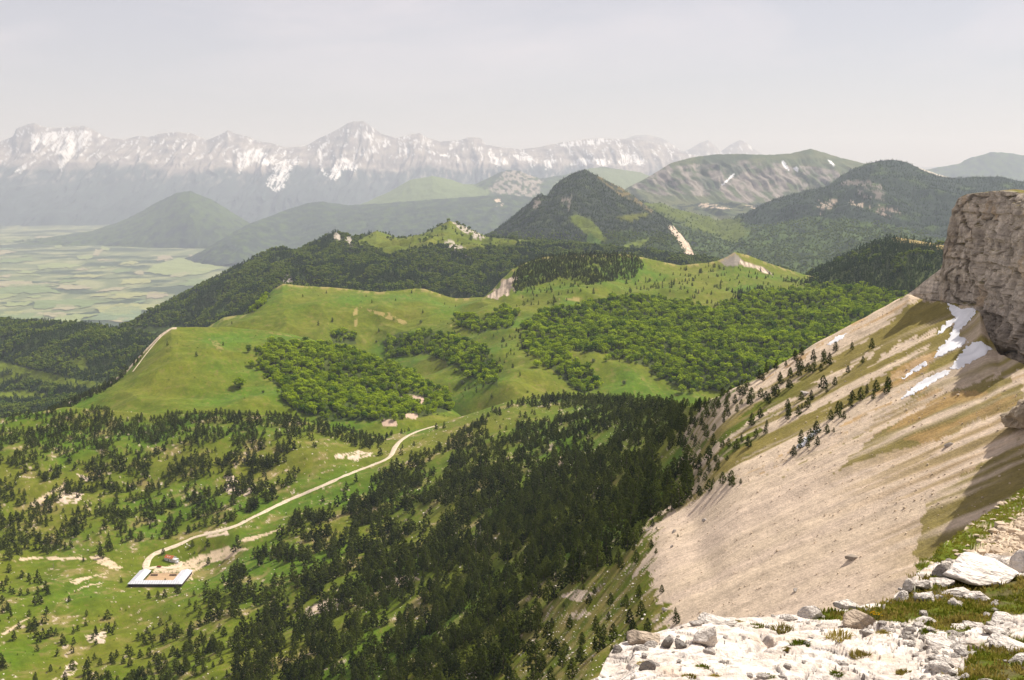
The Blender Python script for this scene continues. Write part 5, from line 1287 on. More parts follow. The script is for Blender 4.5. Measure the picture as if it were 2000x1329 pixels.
# ------------------------------------------------------------------ tracks
near_tree = bvh(['near_mountainside'])
M_track = flat('limestone_track', (.56, .46, .33), .95, .28, .35)
def ribbon(name, pts, w, lift, tree, label):
    pts = np.array(pts, float)
    seg_ = np.concatenate([[0], np.cumsum(np.hypot(*np.diff(pts, axis=0).T))])
    n = int(seg_[-1] / 3)
    t_ = np.linspace(0, seg_[-1], n)
    uu_ = np.interp(t_, seg_, pts[:, 0]); vv_ = np.interp(t_, seg_, pts[:, 1])
    k = np.hanning(9)[1:-1]; k /= k.sum()
    uu_ = np.convolve(np.pad(uu_, 3, mode='edge'), k, 'valid'); vv_ = np.convolve(np.pad(vv_, 3, mode='edge'), k, 'valid')
    P3 = [hit(tree, a, b_)[0] for a, b_ in zip(uu_, vv_)]
    P3 = np.array([p[:] for p in P3 if p is not None])
    d_ = np.gradient(P3[:, :2], axis=0); d_ /= np.maximum(np.linalg.norm(d_, axis=1, keepdims=True), 1e-6)
    nn = np.stack([-d_[:, 1], d_[:, 0]], -1)
    vs = []
    wv = w * (1 + .25 * fbm(np.arange(len(P3)) / 6, np.zeros(len(P3)), 0, 2, 9))
    for k_, off in enumerate((-.62, -.5, -.17, .17, .5, .62)):
        xy = P3[:, :2] + nn * (off * wv)[:, None]
        row = []
        for (x, y), c0 in zip(xy, P3[:, 2]):
            g_ = ground(tree, x, y); z = g_.z if g_ is not None else c0
            row.append((x, y, z + (lift if k_ in (1, 2, 3, 4) else -.4)))
        vs.append(row)
    vs = np.array(vs).transpose(1, 0, 2)
    base = vs.reshape(-1, 3).mean(0)
    me = mesh_np(name, (vs - base).reshape(-1, 3), grid_faces(len(P3), 6), True)
    o = obj(name, me, M_track); o.location = base
    return tag(o, label, kind='structure')
ribbon('track', [(856,831),(838,836),(815,843),(795,852),(780,863),(771,874),(767,885),(762,893),(748,901),(725,910),(700,919),(670,931),(640,945),(600,962),(565,977),(540,988),(515,1001),(490,1013),(465,1026),(440,1035),(415,1041),(395,1046),(378,1050),(362,1058),(345,1066),(328,1072),(312,1078),(300,1083),(291,1090),(287,1098),(284,1108),(286,1116)], 6.2, .35, near_tree, 'pale gravel track winding across the basin to the sheepfold')
ribbon('track', [(286,1112),(305,1108),(325,1110),(345,1109),(352,1104),(348,1097)], 6.0, .37, near_tree, 'pale gravel yard lane between the sheepfold and the hut')
ribbon('footpath', [(335,642),(318,654),(298,676),(285,692),(270,712),(258,728)], 2.6, .3, bvh(['front_meadow_hill']), 'pale footpath along the edge of the front meadow hill')

# ------------------------------------------------------------------ snow patches on the scree
M_snow = flat('old_snow', (.74, .73, .73), .6, .16, .16)
SN = [([(1852,592),(1862,598),(1880,604),(1895,601),(1908,603),(1898,622),(1880,640),(1872,655),(1890,665),(1886,672),(1860,685),(1840,695),(1824,700),(1835,680),(1855,660),(1862,640),(1870,622),(1855,610)], 'large white snow patch directly below the cliff foot'),
      ([(1830,655),(1840,640),(1850,625),(1866,622),(1872,626),(1852,640),(1840,652)], 'thin ragged snow tongue left of the large snow patch'),
      ([(1856,722),(1868,702),(1885,680),(1900,668),(1918,669),(1938,682),(1922,695),(1895,708),(1872,722)], 'snow patch half in cliff shadow beside the scree gully'),
      ([(1760,779),(1772,766),(1795,748),(1820,734),(1845,725),(1856,723),(1852,732),(1820,750),(1785,770)], 'long narrow snow strip lowest on the upper scree'),
      ([(1762,741),(1775,728),(1795,712),(1812,706),(1812,712),(1790,725),(1770,738)], 'small snow strip left of the long narrow one'),
      ([(1552,878),(1560,868),(1575,854),(1590,842),(1605,838),(1595,848),(1580,862),(1565,875)], 'small snow bank beside the pine clump on the scree'),
      ([(1616,672),(1640,655),(1655,652),(1640,664),(1622,676)], 'thin snow sliver near the upper scree edge')]
snow_tree = bvh(['near_mountainside', 'limestone_cliff'])
for k, (poly, lab) in enumerate(SN):
    o = drape_patch('snow_patch', poly, snow_tree, 1.1, .12, M_snow, .10, 4.5, 9, 900 + k)
    tag(o, lab, 'snow', 'snow patches on the scree')

# ------------------------------------------------------------------ stones
M_stone = flat('white_stone', (.72, .645, .565), .9, .25, 5, 0, .12)
M_stone_g = flat('grey_stone', (.36, .32, .28), .9, .28, 5, 0, .12)
M_stone_l = flat('lichen_stone', (.50, .40, .30), .9, .35, 5, 0, .12)
def stone_mesh(seed, cuts=13, sub=4, rough=.07, smooth=True):
    rg = np.random.default_rng(seed)
    bm = bmesh.new(); bmesh.ops.create_icosphere(bm, subdivisions=sub, radius=1)
    co = np.array([v.co[:] for v in bm.verts]); fs = np.array([[v.index for v in f.verts] for f in bm.faces]); bm.free()
    for i in range(cuts):
        n = rg.normal(0, 1, 3) * np.array([1, 1, .8]); n /= np.linalg.norm(n); d = rg.uniform(.38, .72)
        k = co @ n; co = co - np.where(k > d, k - d, 0)[:, None] * n * .95
    co *= (1 + rough * 2 * fbm(co[:, 0] * 2.2 + seed, co[:, 1] * 2.2, co[:, 2] * 2.2, 4, seed))[:, None]
    co[:, 2] = np.where(co[:, 2] < -.35, -.35 + (co[:, 2] + .35) * .2, co[:, 2])
    lo, hi = co.min(0), co.max(0)
    co = (co - (lo + hi) / 2) / (hi - lo)
    co[:, 2] += .5
    return mesh_np('stone_shape', co, fs, smooth)
STONES = [stone_mesh(800 + i) for i in range(12)]
OUTCROP = stone_mesh(871, 10, 5, .30, False)
SMALL = [stone_mesh(840 + i, 7, 1) for i in range(6)]
for m in SMALL: m.polygons.foreach_set('use_smooth', np.zeros(len(m.polygons), bool))
ledge_tree = bvh(['limestone_ledge', 'rocky_slope'])
def boulder(u, v, wpx, hpx, lab, mat=None, k=0, rz=0.0, tilt=(0, 0), depth=.8, tree=None, grp='stones on the white ledge', name='boulder', flatk=1.0):
    loc, n = hit(tree or ledge_tree, u, v)
    if loc is None: print('miss', lab); return
    dist = (loc - CAMP).length
    w = wpx / F * dist; h = hpx / F * dist * flatk
    me = (OUTCROP if 'outcrop' in lab else STONES[k % len(STONES)]).copy(); me.materials.clear(); me.materials.append(mat or M_stone)
    o = bpy.data.objects.new(name, me); link(o)
    o.location = loc - Vector((0, 0, h * .12)); o.scale = (w, w * depth, h); o.rotation_euler = (tilt[0], tilt[1], rz)
    tag(o, lab, 'rock', grp)
    return o
BL = [
 (1582,1206,42,24,'round white boulder on the rim of the white ledge above the scree',0,0,.2,(0,0)),
 (1654,1188,46,15,'low flat white stone on the ledge rim behind the tilted grey slab',0,1,.1,(0,0)),
 (1678,1222,66,30,'long tilted pale slab with a dark shaded side beside the yellow flowers',2,2,-.25,(0,.22)),
 (1762,1172,32,20,'white stone at the left end of the grassy rim, grey on its left side',0,3,.4,(0,0)),
 (1773,1150,30,22,'rounded white stone at the very edge above the olive scree',0,4,.8,(0,0)),
 (1801,1146,36,18,'white stone just right of the rounded one at the edge',0,5,.2,(0,.1)),
 (1806,1176,44,20,'white stone with a shelf in front of it on the grass',0,6,.0,(0,0)),
 (1841,1144,42,15,'pale flat stone lying in grass below the big slab',0,7,.3,(0,-.1)),
 (1862,1164,58,15,'long low white stone in the middle of the grass',0,8,.15,(0,-.08)),
 (1866,1184,30,14,'small wedge of white stone leaning in the grass',0,9,-.4,(0,.25)),
 (1906,1172,52,20,'bent white rock holding a dark heather mat',0,10,.1,(0,0)),
 (1915,1128,160,38,'largest white slab, lying tilted along the ledge rim at the right',0,11,.12,(0,.18)),
 (1846,1128,44,30,'dark grey broken end block under the largest white slab',1,0,.5,(0,0)),
 (1902,1100,52,20,'white stone lying on top of the largest slab',0,1,.0,(0,.1)),
 (1942,1094,44,12,'thin pale slab against the gravelly slope at the right rim',0,2,.2,(0,.1)),
 (1960,1112,42,22,'squarish white stone amid rusty plants at the right rim',0,3,.9,(0,.1)),
 (1992,1116,50,44,'tall white block cut by the right picture edge on the rim',0,4,.3,(0,.25)),
 (1806,1214,42,13,'pale flat stone at the lower border of the grass',0,5,.0,(0,0)),
 (1946,1240,54,16,'white stone with a shadowed left face among the right turf',0,6,-.2,(0,.15)),
 (1844,1266,68,18,'broken flat slab over the rubble with a shadow gap below',0,7,-.2,(0,.12)),
 (1892,1270,46,17,'brownish flat stone touching the broken slab',2,8,.1,(0,.1)),
 (1982,1266,88,18,'long pale slab running off the right edge above the turf',0,9,-.15,(0,.1)),
 (1840,1308,54,18,'tilted block half sunk in the rubble near the bottom edge',0,10,-.3,(0,.2)),
 (1958,1216,58,18,'wide white stone stepping down to the right turf',0,11,.2,(0,.05)),
 (1890,1230,62,14,'low white outcrop stone between the two turf areas',0,0,.1,(0,0)),
 (1692,1240,24,12,'small round stone in front of the long tilted slab',0,1,.0,(0,0)),
 (1725,1192,10,11,'tiny upright white stone right of the yellow flowers',0,2,.5,(0,.3)),
 (1992,1300,54,24,'pale boulder in the turf at the lower right corner',0,3,.2,(0,0)),
 (1254,1254,64,24,'block with orange lichen at the left tip of the ledge',2,4,-.15,(0,.15)),
 (1374,1254,58,40,'large rounded rock with a dark crack on its left side',0,5,.4,(0,.1)),
 (1302,1262,28,22,'dark grey wedge of rock behind the lichen block',1,6,.9,(.2,0)),
 (1326,1266,24,18,'small dark rock jammed in the cleft beside the rounded rock',1,7,.2,(0,.3)),
 (1262,1308,32,22,'grey sided rock step on the left part of the ledge',1,8,.3,(0,0)),
 (1402,1214,72,12,'low pale rim stone where the ledge meets the scree',0,9,.05,(0,0)),
 (1540,1208,36,9,'flat rim stone left of the round white boulder',0,10,.0,(0,0)),
 (1205,1276,22,18,'small grey rock at the outermost left corner of the ledge',1,11,.0,(0,0)),
]
for (u, v, w, h, lab, mt, k, rz, tl) in BL:
    boulder(u, v, w, h, lab, (M_stone, M_stone_g, M_stone_l)[mt], k, rz, tl)
M_crop = flat('tan_outcrop', (.42, .34, .24), .95, .35, .5, 0, .5)
M_scr = flat('weathered_scree_block', (.30, .25, .20), .95, .25, .6, 0, .05)
for (u, v, w, h, lab, k) in [(1665,1092,26,9,'dark flat slab lying alone on the lower pale scree',1), (1555,1154,13,6,'small dark block low on the pale scree above the ledge',2), (1317,1040,11,7,'brown block near the left margin of the scree',3), (1376,1018,11,6,'pale block with a shadow, highest of the blocks by the scree margin',4), (1312,1069,8,6,'small round block below the brown one at the scree margin',5), (2004,826,90,62,'large jutting rock outcrop on the scree at the right edge',6), (1572,772,16,9,'grey rock amid the tan streaks of the slope',7), (1852,872,18,9,'dark low rock on the olive streaked scree',8), (1300,1192,14,6,'pale boulder at the foot of the scree beside small pines',9), (927,1320,28,14,'pale boulder in the grass at the bottom edge of the picture',10)]:
    boulder(u, v, w, h, lab, M_scr if 20 < w < 60 and u > 1000 else M_crop if w > 60 else M_stone_g, k, .4, (0, 0), .8, near_tree, 'blocks lying on the scree', 'scree_block')
def stone_coll(name, mat):
    ms = []
    for m in SMALL:
        c = m.copy(); c.materials.clear(); c.materials.append(mat); ms.append(c)
    return protos_coll(name, ms)
SC1, SC2 = stone_coll('white_stone_models', M_stone), stone_coll('scree_stone_models', flat('scree_stone', (.54, .43, .31), .95, .3, .9))
qs = scatter('near_mountainside', lambda x, y, u, v: np.where(polyden([SC_BIG], x, y, u, v, 4), 350 + 900 * (fbm((x * .4 + y) / 8, (-x + .4 * y) / 60, 0, 3, 811) > .15), 0) + np.where(polyden(SC_STRIPS, x, y, u, v, 4), 900, 0), 111, 1330)
ssz = np.random.default_rng(3).lognormal(-1.0, .5, len(qs)); ssz = np.clip(ssz, .15, 1.5)
instancer('scree_stones', qs, np.stack([ssz, ssz, ssz * .6], -1), SC2, 'loose stones strewn over the pale scree slope')
qs = scatter('near_mountainside', lambda x, y, u, v: np.where((u < 1300), np.where(fbm(x / 7, y / 7, 0, 3, 306) + .45 * fbm(x / 45, y / 45, 0, 4, 305) > .26, 420, 14), 0) + np.where(polyden(NP_slope, x, y, u, v, 0), 1500 * (fbm(x / 12, y / 12, 0, 3, 812) > -.05), 0), 112, 1330)
ssz = np.clip(np.random.default_rng(4).lognormal(-.5, .5, len(qs)), .2, 2.0) * np.where(qs[:, 1] < 800, .55, 1.0)
instancer('limestone_rubble', qs, np.stack([ssz * 1.3, ssz, ssz * .5], -1), SC1, 'scattered white limestone rubble on the basin meadows')
gsel = SHEETS['limestone_ledge']
qs = scatter('limestone_ledge', lambda x, y, u, v: 1e4 * np.where(ledge_masks(np.stack([x, y, 0 * x], -1), u, v)[1], 70, np.where(ledge_masks(np.stack([x, y, 0 * x], -1), u, v)[0], 7, 6)), 113, 1345)
ssz = np.clip(np.random.default_rng(6).lognormal(-3.1, .5, len(qs)), .02, .13)
instancer('ledge_rubble', qs, np.stack([ssz * 1.3, ssz, ssz * .55], -1), SC1, 'small white stone chips littering the ledge')

# ------------------------------------------------------------------ grass and flowers of the ledge
M_grass = leafmat('turf_blades', (.10, .125, .012), (.27, .25, .04), .4, 9)
M_drygrass = leafmat('dry_tuft_blades', (.17, .14, .03), (.38, .30, .08), .4, 14)
def blades(n, hgt, spread, seed, width=.006, lean=.5):
    rg = np.random.default_rng(seed); V, Fc = [], []
    for i in range(n):
        a = rg.uniform(0, 6.28); r = spread * math.sqrt(rg.uniform(0, 1)); b0 = np.array([r * math.cos(a), r * math.sin(a), -.01])
        L = hgt * rg.uniform(.5, 1.15); d_ = a + rg.normal(0, .6); le = lean * rg.uniform(.2, 1.3) * (.3 + r / spread)
        dirv = np.array([math.cos(d_), math.sin(d_), 0]); sd = np.array([-dirv[1], dirv[0], 0]) * width * rg.uniform(.7, 1.4)
        m_ = b0 + dirv * L * le * .35 + np.array([0, 0, L * .6]); t_ = b0 + dirv * L * le + np.array([0, 0, L * (1 - .25 * le)])
        o_ = len(V); V += [b0 - sd, b0 + sd, m_ - sd * .8, m_ + sd * .8, t_]
        Fc += [[o_, o_ + 1, o_ + 3], [o_, o_ + 3, o_ + 2], [o_ + 2, o_ + 3, o_ + 4]]
    return np.array(V), np.array(Fc)
def blade_coll(name, mat, n, h, sp, seeds):
    ms = []
    for sd in seeds:
        v_, f_ = blades(n, h, sp, sd); m_ = mesh_np(name, v_, f_, False); m_.materials.append(mat); ms.append(m_)
    return protos_coll(name, ms)
GC = blade_coll('turf_models', M_grass, 26, .052, .07, (1, 2, 3, 4, 5)); DC = blade_coll('dry_turf_models', M_drygrass, 24, .055, .07, (6, 7, 8))
def turf(x, y, u, v): return 1e4 * np.where(ledge_masks(np.stack([x, y, 0 * x], -1), u, v)[0], 120, 0)
qg = scatter('limestone_ledge', turf, 121, 1370)
dryk = fbm(qg[:, 0] / .6, qg[:, 1] / .6, 0, 3, 821) + rng.normal(0, .08, len(qg)) > .0
gs = np.random.default_rng(8).uniform(.6, 1.35, len(qg))
instancer('ledge_grass', qg[~dryk], np.stack([gs[~dryk]] * 3, -1), GC, 'short green grass growing on the white ledge')
instancer('ledge_grass', qg[dryk], np.stack([gs[dryk]] * 3, -1), DC, 'dry yellowish grass growing on the white ledge')
qg = scatter('rocky_slope', lambda x, y, u, v: 1e4 * np.where((v < 1110) & ~polyden([[(1900,1075),(1930,1050),(2020,985),(2300,860),(2300,1300),(1850,1120)]], x, y, u, v, 6, 5), 6, .3), 122, 1120)
gs = np.random.default_rng(9).uniform(1.2, 2.6, len(qg))
instancer('slope_grass', qg, np.stack([gs] * 3, -1), GC, 'green grass on the gravelly slope behind the ledge')
qs = scatter('rocky_slope', lambda x, y, u, v: 1e4 * np.where(polyden([[(1900,1075),(1930,1050),(2020,985),(2300,860),(2300,1300),(1850,1120)]], x, y, u, v, 6, 5), 5, .4), 123, 1120)
ssz = np.clip(np.random.default_rng(10).lognormal(-1.6, .5, len(qs)), .06, .6)
instancer('slope_gravel', qs, np.stack([ssz * 1.2, ssz, ssz * .6], -1), SC2, 'gravel on the slope behind the ledge')
TUFT = [(1562,1260,34,'round yellowish grass tuft alone on the white slab'), (1637,1246,46,'widest dry grass tuft, on the slab below the long tilted stone'), (1528,1232,40,'long dry tuft in the crack left of the round yellowish one'), (1478,1226,28,'dry tuft near the ledge rim left of the round boulder'), (1680,1282,36,'flat brownish tuft in the middle of the white slab'), (1766,1316,28,'green tuft by the rubble near the bottom edge'), (1633,1317,22,'small dark tuft at the bottom edge below the flat brownish tuft'), (1536,1268,16,'tiny tuft just below the round yellowish one'), (1441,1216,16,'tiny tuft on the rim above the rounded cracked rock'), (1497,1324,26,'dry tuft at the bottom edge left of the small dark one'), (1346,1324,24,'brownish tuft at the bottom edge under the cleft'), (1255,1298,20,'green tuft on the left tip of the ledge'), (1372,1304,22,'tuft in the cleft left of the big smooth slab'), (1396,1322,18,'small tuft at the bottom right of the cleft'), (1724,1238,22,'dry tuft right of the small round stone'), (1812,1236,26,'brown tuft at the lower border of the main turf')]
for k, (u, v, w, lab) in enumerate(TUFT):
    loc, n = hit(ledge_tree, u, v)
    if loc is None: continue
    wid = w / F * (loc - CAMP).length
    v_, f_ = blades(210, wid * .30, wid * .5, 300 + k, .004, .9)
    v_[:, 1] *= 1.0
    o = obj('grass_tuft', mesh_np('grass_tuft', v_, f_, False), M_drygrass if k % 3 else M_grass); o.location = loc
    tag(o, lab, 'grass', 'grass tufts in the cracks of the ledge')
M_yel = flat('yellow_petal', (.85, .58, .01), .6, .1, 30); M_blue = flat('blue_petal', (.02, .03, .45), .6, .1, 30); M_stem = flat('flower_stem', (.10, .14, .03), .8, .2, 20)
def flower(name, u, v, n, spread, hgt, size, mat, lab, cat='flower'):
    loc, nn = hit(ledge_tree, u, v)
    if loc is None: return
    t = empty(name, loc); tag(t, lab, cat)
    rg = np.random.default_rng(int(u))
    sv, sf = [], []
    for i in range(n):
        a = rg.uniform(0, 6.28); r = spread * math.sqrt(rg.uniform(0, 1)); top_ = np.array([r * math.cos(a) * 1.3, r * math.sin(a), hgt * rg.uniform(.7, 1.1)])
        bs = top_ * np.array([.4, .4, 0]); o_ = len(sv)
        for p_ in (bs, top_): sv += [p_ + np.array([.003, 0, 0]), p_ + np.array([-.0015, .0026, 0]), p_ + np.array([-.0015, -.0026, 0])]
        for j in range(3): sf.append([o_ + j, o_ + (j + 1) % 3, o_ + 3 + (j + 1) % 3, o_ + 3 + j])
        V, Fc = [top_ + np.array([0, 0, -.002])], []
        for j in range(16):
            b_ = 6.283 * j / 16; rr = size * (1 if j % 3 else .55); V.append(top_ + np.array([rr * math.cos(b_), rr * math.sin(b_) * .9 - .3 * rr * 0, .006 + .35 * size * math.sin(b_) * -1]))
        for j in range(16): Fc.append([0, 1 + j, 1 + (j + 1) % 16])
        obj('blossom', mesh_np('blossom', V, Fc, False), mat, t)
    obj('stem', mesh_np('stem', sv, sf, True), M_stem, t)
    return t
flower('yellow_flowers', 1710, 1212, 16, .075, .085, .016, M_yel, 'clump of bright yellow flowers beside the long tilted slab')
flower('yellow_flowers', 1970, 1128, 7, .07, .06, .013, M_yel, 'few small yellow flowers beside the white stones at the right rim')
flower('blue_gentian', 1954, 1148, 3, .02, .04, .018, M_blue, 'single deep blue gentian in the grass below the largest slab')

# ------------------------------------------------------------------ sheepfold, hut and vehicles in the basin
def box(bm, x0, x1, y0, y1, z0, z1):
    v = [bm.verts.new(p) for p in ((x0,y0,z0),(x1,y0,z0),(x1,y1,z0),(x0,y1,z0),(x0,y0,z1),(x1,y0,z1),(x1,y1,z1),(x0,y1,z1))]
    for f in ((0,3,2,1),(4,5,6,7),(0,1,5,4),(1,2,6,5),(2,3,7,6),(3,0,4,7)): bm.faces.new([v[i] for i in f])
def slab(bm, pts, th=.12):
    a = [bm.verts.new(p) for p in pts]; b_ = [bm.verts.new((p[0], p[1], p[2] - th)) for p in pts]
    bm.faces.new(a); bm.faces.new(b_[::-1]); n = len(pts)
    for i in range(n): bm.faces.new((a[i], b_[i], b_[(i + 1) % n], a[(i + 1) % n]))
def bobj(name, fn, mat, parent):
    bm = bmesh.new(); fn(bm); bmesh.ops.recalc_face_normals(bm, faces=bm.faces)
    me = bpy.data.meshes.new(name); bm.to_mesh(me); bm.free(); me.materials.append(mat)
    o = bpy.data.objects.new(name, me); return link(o, parent)
M_metal = flat('pale_sheet_metal', (.55, .55, .57), .5, .14, .25); M_seam = flat('roof_seam', (.26, .26, .29), .5, .05, 1)
M_dkwood = flat('dark_timber', (.055, .035, .035), .85, .25, 1); M_stonew = flat('white_render', (.60, .57, .52), .9, .1, 1)
M_rust = flat('rusty_sheet', (.42, .13, .05), .7, .35, .5); M_car = flat('white_car_paint', (.75, .75, .76), .3, .03, 1); M_glass = flat('car_glass', (.03, .035, .04), .1, .05, 1)
M_tyre = flat('tyre_rubber', (.02, .02, .02), .9, .1, 3); M_red = flat('dark_red_paint', (.22, .05, .03), .6, .2, 2); M_yard = flat('trodden_yard', (.42, .28, .16), .95, .2, .15)
fl, _ = hit(near_tree, 250, 1147); fr, _ = hit(near_tree, 355, 1147)
Wb = (fr - fl).length; Db = 42.0; wing = 11.5; eave = 3.3; rid = 5.0
barn = empty('sheepfold_barn', ((fl.x + fr.x) / 2, (fl.y + fr.y) / 2, min(fl.z, fr.z)))
tag(barn, 'long U shaped sheepfold with pale metal roofs around a yard', 'barn')
x0, x1 = -Wb / 2, Wb / 2
def walls(bm):
    box(bm, x0 + .3, x1 - .3, .3, .6, -3, eave); box(bm, x0 + .3, x0 + .6, .62, Db - .3, -3, eave); box(bm, x1 - .6, x1 - .3, .62, Db - .3, -3, eave)
    box(bm, x0 + .62, x0 + wing - .5, Db - .6, Db - .3, -3, eave); box(bm, x1 - wing + .5, x1 - .62, Db - .6, Db - .3, -3, eave)
bobj('wall', walls, M_dkwood, barn)
def roof(name, pts1, pts2, seams, par):
    o = bobj(name, lambda bm: (slab(bm, pts1), slab(bm, pts2)), M_metal, par)
    def sm(bm):
        for (a, b_) in seams:
            a, b_ = Vector(a), Vector(b_); d_ = (b_ - a).normalized(); sd = d_.cross(Vector((0, 0, 1))).normalized() * .12
            slab(bm, [a - sd + Vector((0, 0, .1)), a + sd + Vector((0, 0, .1)), b_ + sd + Vector((0, 0, .1)), b_ - sd + Vector((0, 0, .1))], .14)
    s_ = bobj('seam', sm, M_seam, o)
    return o
ym = wing / 2
roof('roof', [(x0 - .4, -.4, eave), (x1 + .4, -.4, eave), (x1 + .4 - ym, ym, rid), (x0 - .4 + ym, ym, rid)], [(x0 - .4 + ym, ym, rid), (x1 + .4 - ym, ym, rid), (x1 - wing, wing, eave), (x0 + wing, wing, eave)],
     [((x0 + 2.4 * k, -.3, eave), (x0 + 2.4 * k, min(ym, 2.4 * k - .5, Wb - 2.4 * k - .5), eave + (rid - eave) * min(ym, 2.4 * k - .5, Wb - 2.4 * k - .5) / ym)) for k in range(1, int(Wb / 2.4))], barn)
for sg in (-1, 1):
    xo, xi = sg * (Wb / 2 + .4), sg * (Wb / 2 - wing); xm = sg * (Wb / 2 + .4 - ym)
    roof('roof', [(xo, -.4, eave), (xm, ym, rid), (xm, Db + .3, rid), (xo, Db + .3, eave)], [(xm, ym, rid), (xi, wing, eave), (xi, Db + .3, eave), (xm, Db + .3, rid)],
         [((xo - sg * .05, 3.5 * k, eave), (xm, 3.5 * k, rid)) for k in range(2, 12)], barn)
for k in range(9):
    xx = x0 + wing + (Wb - 2 * wing) * k / 8
    bobj('post', lambda bm: box(bm, xx - .12, xx + .12, wing - .2, wing + .04, -1, eave - .1), M_dkwood, barn)
for sg in (-1, 1):
    for k in range(6):
        yy = wing + 2 + (Db - wing - 3) * k / 5; xx = sg * (Wb / 2 - wing)
        bobj('post', lambda bm: box(bm, xx - .12, xx + .12, yy - .12, yy + .12, -1, eave - .1), M_dkwood, barn)
bobj('yard_floor', lambda bm: box(bm, x0 + wing - .5, x1 - wing + .5, wing - .5, Db + 1, -1.5, .25), M_yard, barn)
bz = barn.location
gate = empty('yard_fence', (bz.x, bz.y + Db - .5, bz.z + .2)); tag(gate, 'dark rail fence closing the far side of the sheepfold yard', 'fence')
gx0, gx1 = x0 + wing + .5, x1 - wing - .5
for k in range(8):
    xx = gx0 + (gx1 - gx0) * k / 7
    bobj('post', lambda bm: box(bm, xx - .1, xx + .1, -.1, .1, -.6, 2.9), M_dkwood, gate)
for zz in (.7, 1.5, 2.7):
    bobj('rail', lambda bm: box(bm, gx0 + .1, gx1 - .1, -.16, -.102, zz, zz + .14), M_dkwood, gate)
for (cx_, lab) in ((-10.5, 'long dark feed rack on the left in the sheepfold yard'), (9.0, 'long dark feed rack on the right in the sheepfold yard')):
    fd = empty('feed_rack', (bz.x + cx_, bz.y + Db - 7.5, bz.z + .25)); tag(fd, lab, 'feed rack', 'feed racks in the yard')
    bobj('trough', lambda bm: box(bm, -3.6, 3.6, -.7, .7, .5, 1.2), M_dkwood, fd); bobj('hay_grid', lambda bm: [box(bm, -3.5 + .5 * k, -3.42 + .5 * k, -.05, .05, 1.2, 2.4) for k in range(15)], M_dkwood, fd)
    for lx in (-3.2, 0, 3.2): bobj('leg', lambda bm: box(bm, lx - .1, lx + .1, -.5, .5, -.1, .5), M_dkwood, fd)
hl, _ = hit(near_tree, 333, 1094)
hut = empty('shepherd_hut', hl, R(-28)); tag(hut, 'small white shepherd hut with rusty red and grey roof', 'house')
bobj('wall', lambda bm: box(bm, -5.4, 5.4, -3.2, 3.2, -1.2, 3.3), M_stonew, hut)
def gables(bm):
    for sx in (-5.39, 5.39):
        a = [bm.verts.new(p) for p in ((sx, -3.2, 3.3), (sx, 3.2, 3.3), (sx, 0, 5.2))]; bm.faces.new(a)
bobj('gable', gables, M_stonew, hut)
rl = bobj('roof', lambda bm: slab(bm, [(-5.9, -3.8, 3.05), (5.9, -3.8, 3.05), (5.9, 0, 5.35), (-5.9, 0, 5.35)], .15), M_rust, hut); rl['label'] = 'rusty red roof slope'
rr_ = bobj('roof', lambda bm: slab(bm, [(-5.9, .01, 5.35), (5.9, .01, 5.35), (5.9, 3.8, 3.05), (-5.9, 3.8, 3.05)], .15), M_metal, hut); rr_['label'] = 'grey metal roof slope'
for sx in (-2.2, .6): bobj('skylight', lambda bm: slab(bm, [(sx, -2.4, 3.98), (sx + .9, -2.4, 3.98), (sx + .9, -1.5, 4.52), (sx, -1.5, 4.52)], .05), M_car, rl)
bobj('door', lambda bm: box(bm, -.5, .6, -3.26, -3.2, -.6, 1.7), M_dkwood, hut)
for sx in (-3.6, 3.0): bobj('window', lambda bm: box(bm, sx, sx + .9, -3.26, -3.2, .8, 1.8), M_glass, hut)
bobj('annex', lambda bm: box(bm, 5.42, 9.4, -2.6, 2.2, -1.2, 2.3), M_stonew, hut); bobj('annex_roof', lambda bm: slab(bm, [(5.42, -2.9, 2.35), (9.8, -2.9, 2.32), (9.8, 2.5, 2.45), (5.42, 2.5, 2.5)], .15), M_metal, hut)
def wheel(par, x, y, r=.33):
    bm = bmesh.new(); bmesh.ops.create_cone(bm, cap_ends=True, segments=14, radius1=r, radius2=r, depth=.22)
    me = bpy.data.meshes.new('wheel'); bm.to_mesh(me); bm.free(); me.materials.append(M_tyre)
    o = bpy.data.objects.new('wheel', me); link(o, par); o.location = (x, y, r); o.rotation_euler = (0, R(90), 0)
ca, _ = hit(near_tree, 347, 1100)
car = empty('parked_car', ca + Vector((0, 0, .38)), R(8)); tag(car, 'small white car parked beside the shepherd hut', 'car')
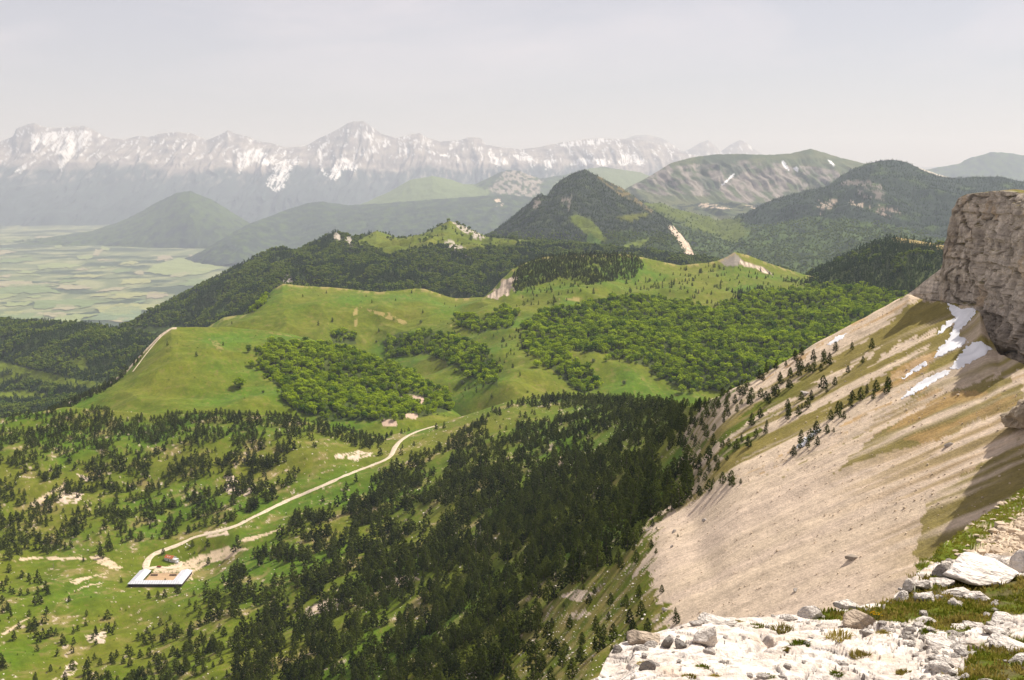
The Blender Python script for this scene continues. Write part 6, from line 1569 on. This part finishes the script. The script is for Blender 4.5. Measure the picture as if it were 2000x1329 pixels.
def carbody(bm):
    pr_ = [(-2.1, .35), (-2.1, .95), (-1.75, 1.0), (-1.3, 1.5), (1.0, 1.55), (1.7, 1.0), (2.1, .9), (2.1, .35)]
    l = [bm.verts.new((-.85 if z < 1.2 else -.7, y, z)) for y, z in pr_]; r_ = [bm.verts.new((.85 if z < 1.2 else .7, y, z)) for y, z in pr_]
    bm.faces.new(l[::-1]); bm.faces.new(r_)
    for i in range(len(pr_)): bm.faces.new((l[i], l[(i + 1) % 8], r_[(i + 1) % 8], r_[i]))
bobj('body', carbody, M_car, car)
bobj('windscreen', lambda bm: slab(bm, [(-.68, -1.72, 1.06), (.68, -1.72, 1.06), (.62, -1.36, 1.48), (-.62, -1.36, 1.48)], .03), M_glass, car)
for sx in (-1, 1): bobj('side_window', lambda bm: box(bm, sx * .80 - .03, sx * .80 + .03, -1.1, .9, 1.08, 1.42), M_glass, car)
for sx in (-.8, .8):
    for sy in (-1.3, 1.3): wheel(car, sx, sy)
tr_, _ = hit(near_tree, 311, 1109)
trl = empty('farm_trailer', tr_ + Vector((0, 0, .2)), R(80)); tag(trl, 'small dark red trailer standing at the roadside loop', 'trailer')
bobj('bed', lambda bm: box(bm, -1.1, 1.1, -2.1, 2.1, .6, 1.5), M_red, trl); bobj('drawbar', lambda bm: box(bm, -.08, .08, 2.1, 3.4, .6, .75), M_dkwood, trl)
for sx in (-1.15, 1.15): wheel(trl, sx, -.2, .42)
# haze
hb = bmesh.new(); bmesh.ops.create_cube(hb, size=1.0)
hz = bpy.data.meshes.new('haze'); hb.to_mesh(hz); hb.free()
ho = bpy.data.objects.new('haze', hz); C.objects.link(ho)
ZT = 2980.0
ho.scale = (124000, 124000, ZT + 200); ho.location = (0, 0, (ZT - 200) / 2)
hm = bpy.data.materials.new('haze_air'); hm.use_nodes = True
hn, hl = hm.node_tree.nodes, hm.node_tree.links
for n in list(hn): hn.remove(n)
pv_ = hn.new('ShaderNodeVolumePrincipled')
pv_.inputs['Density'].default_value = 3.0e-5
pv_.inputs['Density Attribute'].default_value = ''
pv_.inputs['Color'].default_value = (.76, .85, 1.0, 1)
pv_.inputs['Absorption Color'].default_value = (1, 1, 1, 1)
pv_.inputs['Anisotropy'].default_value = 0.12
hout = hn.new('ShaderNodeOutputMaterial'); hl.new(pv_.outputs[0], hout.inputs['Volume'])
hm.cycles.homogeneous_volume = True
hz.materials.append(hm)
tag(ho, 'pale summer haze filling the whole valley air', None, None, 'stuff')
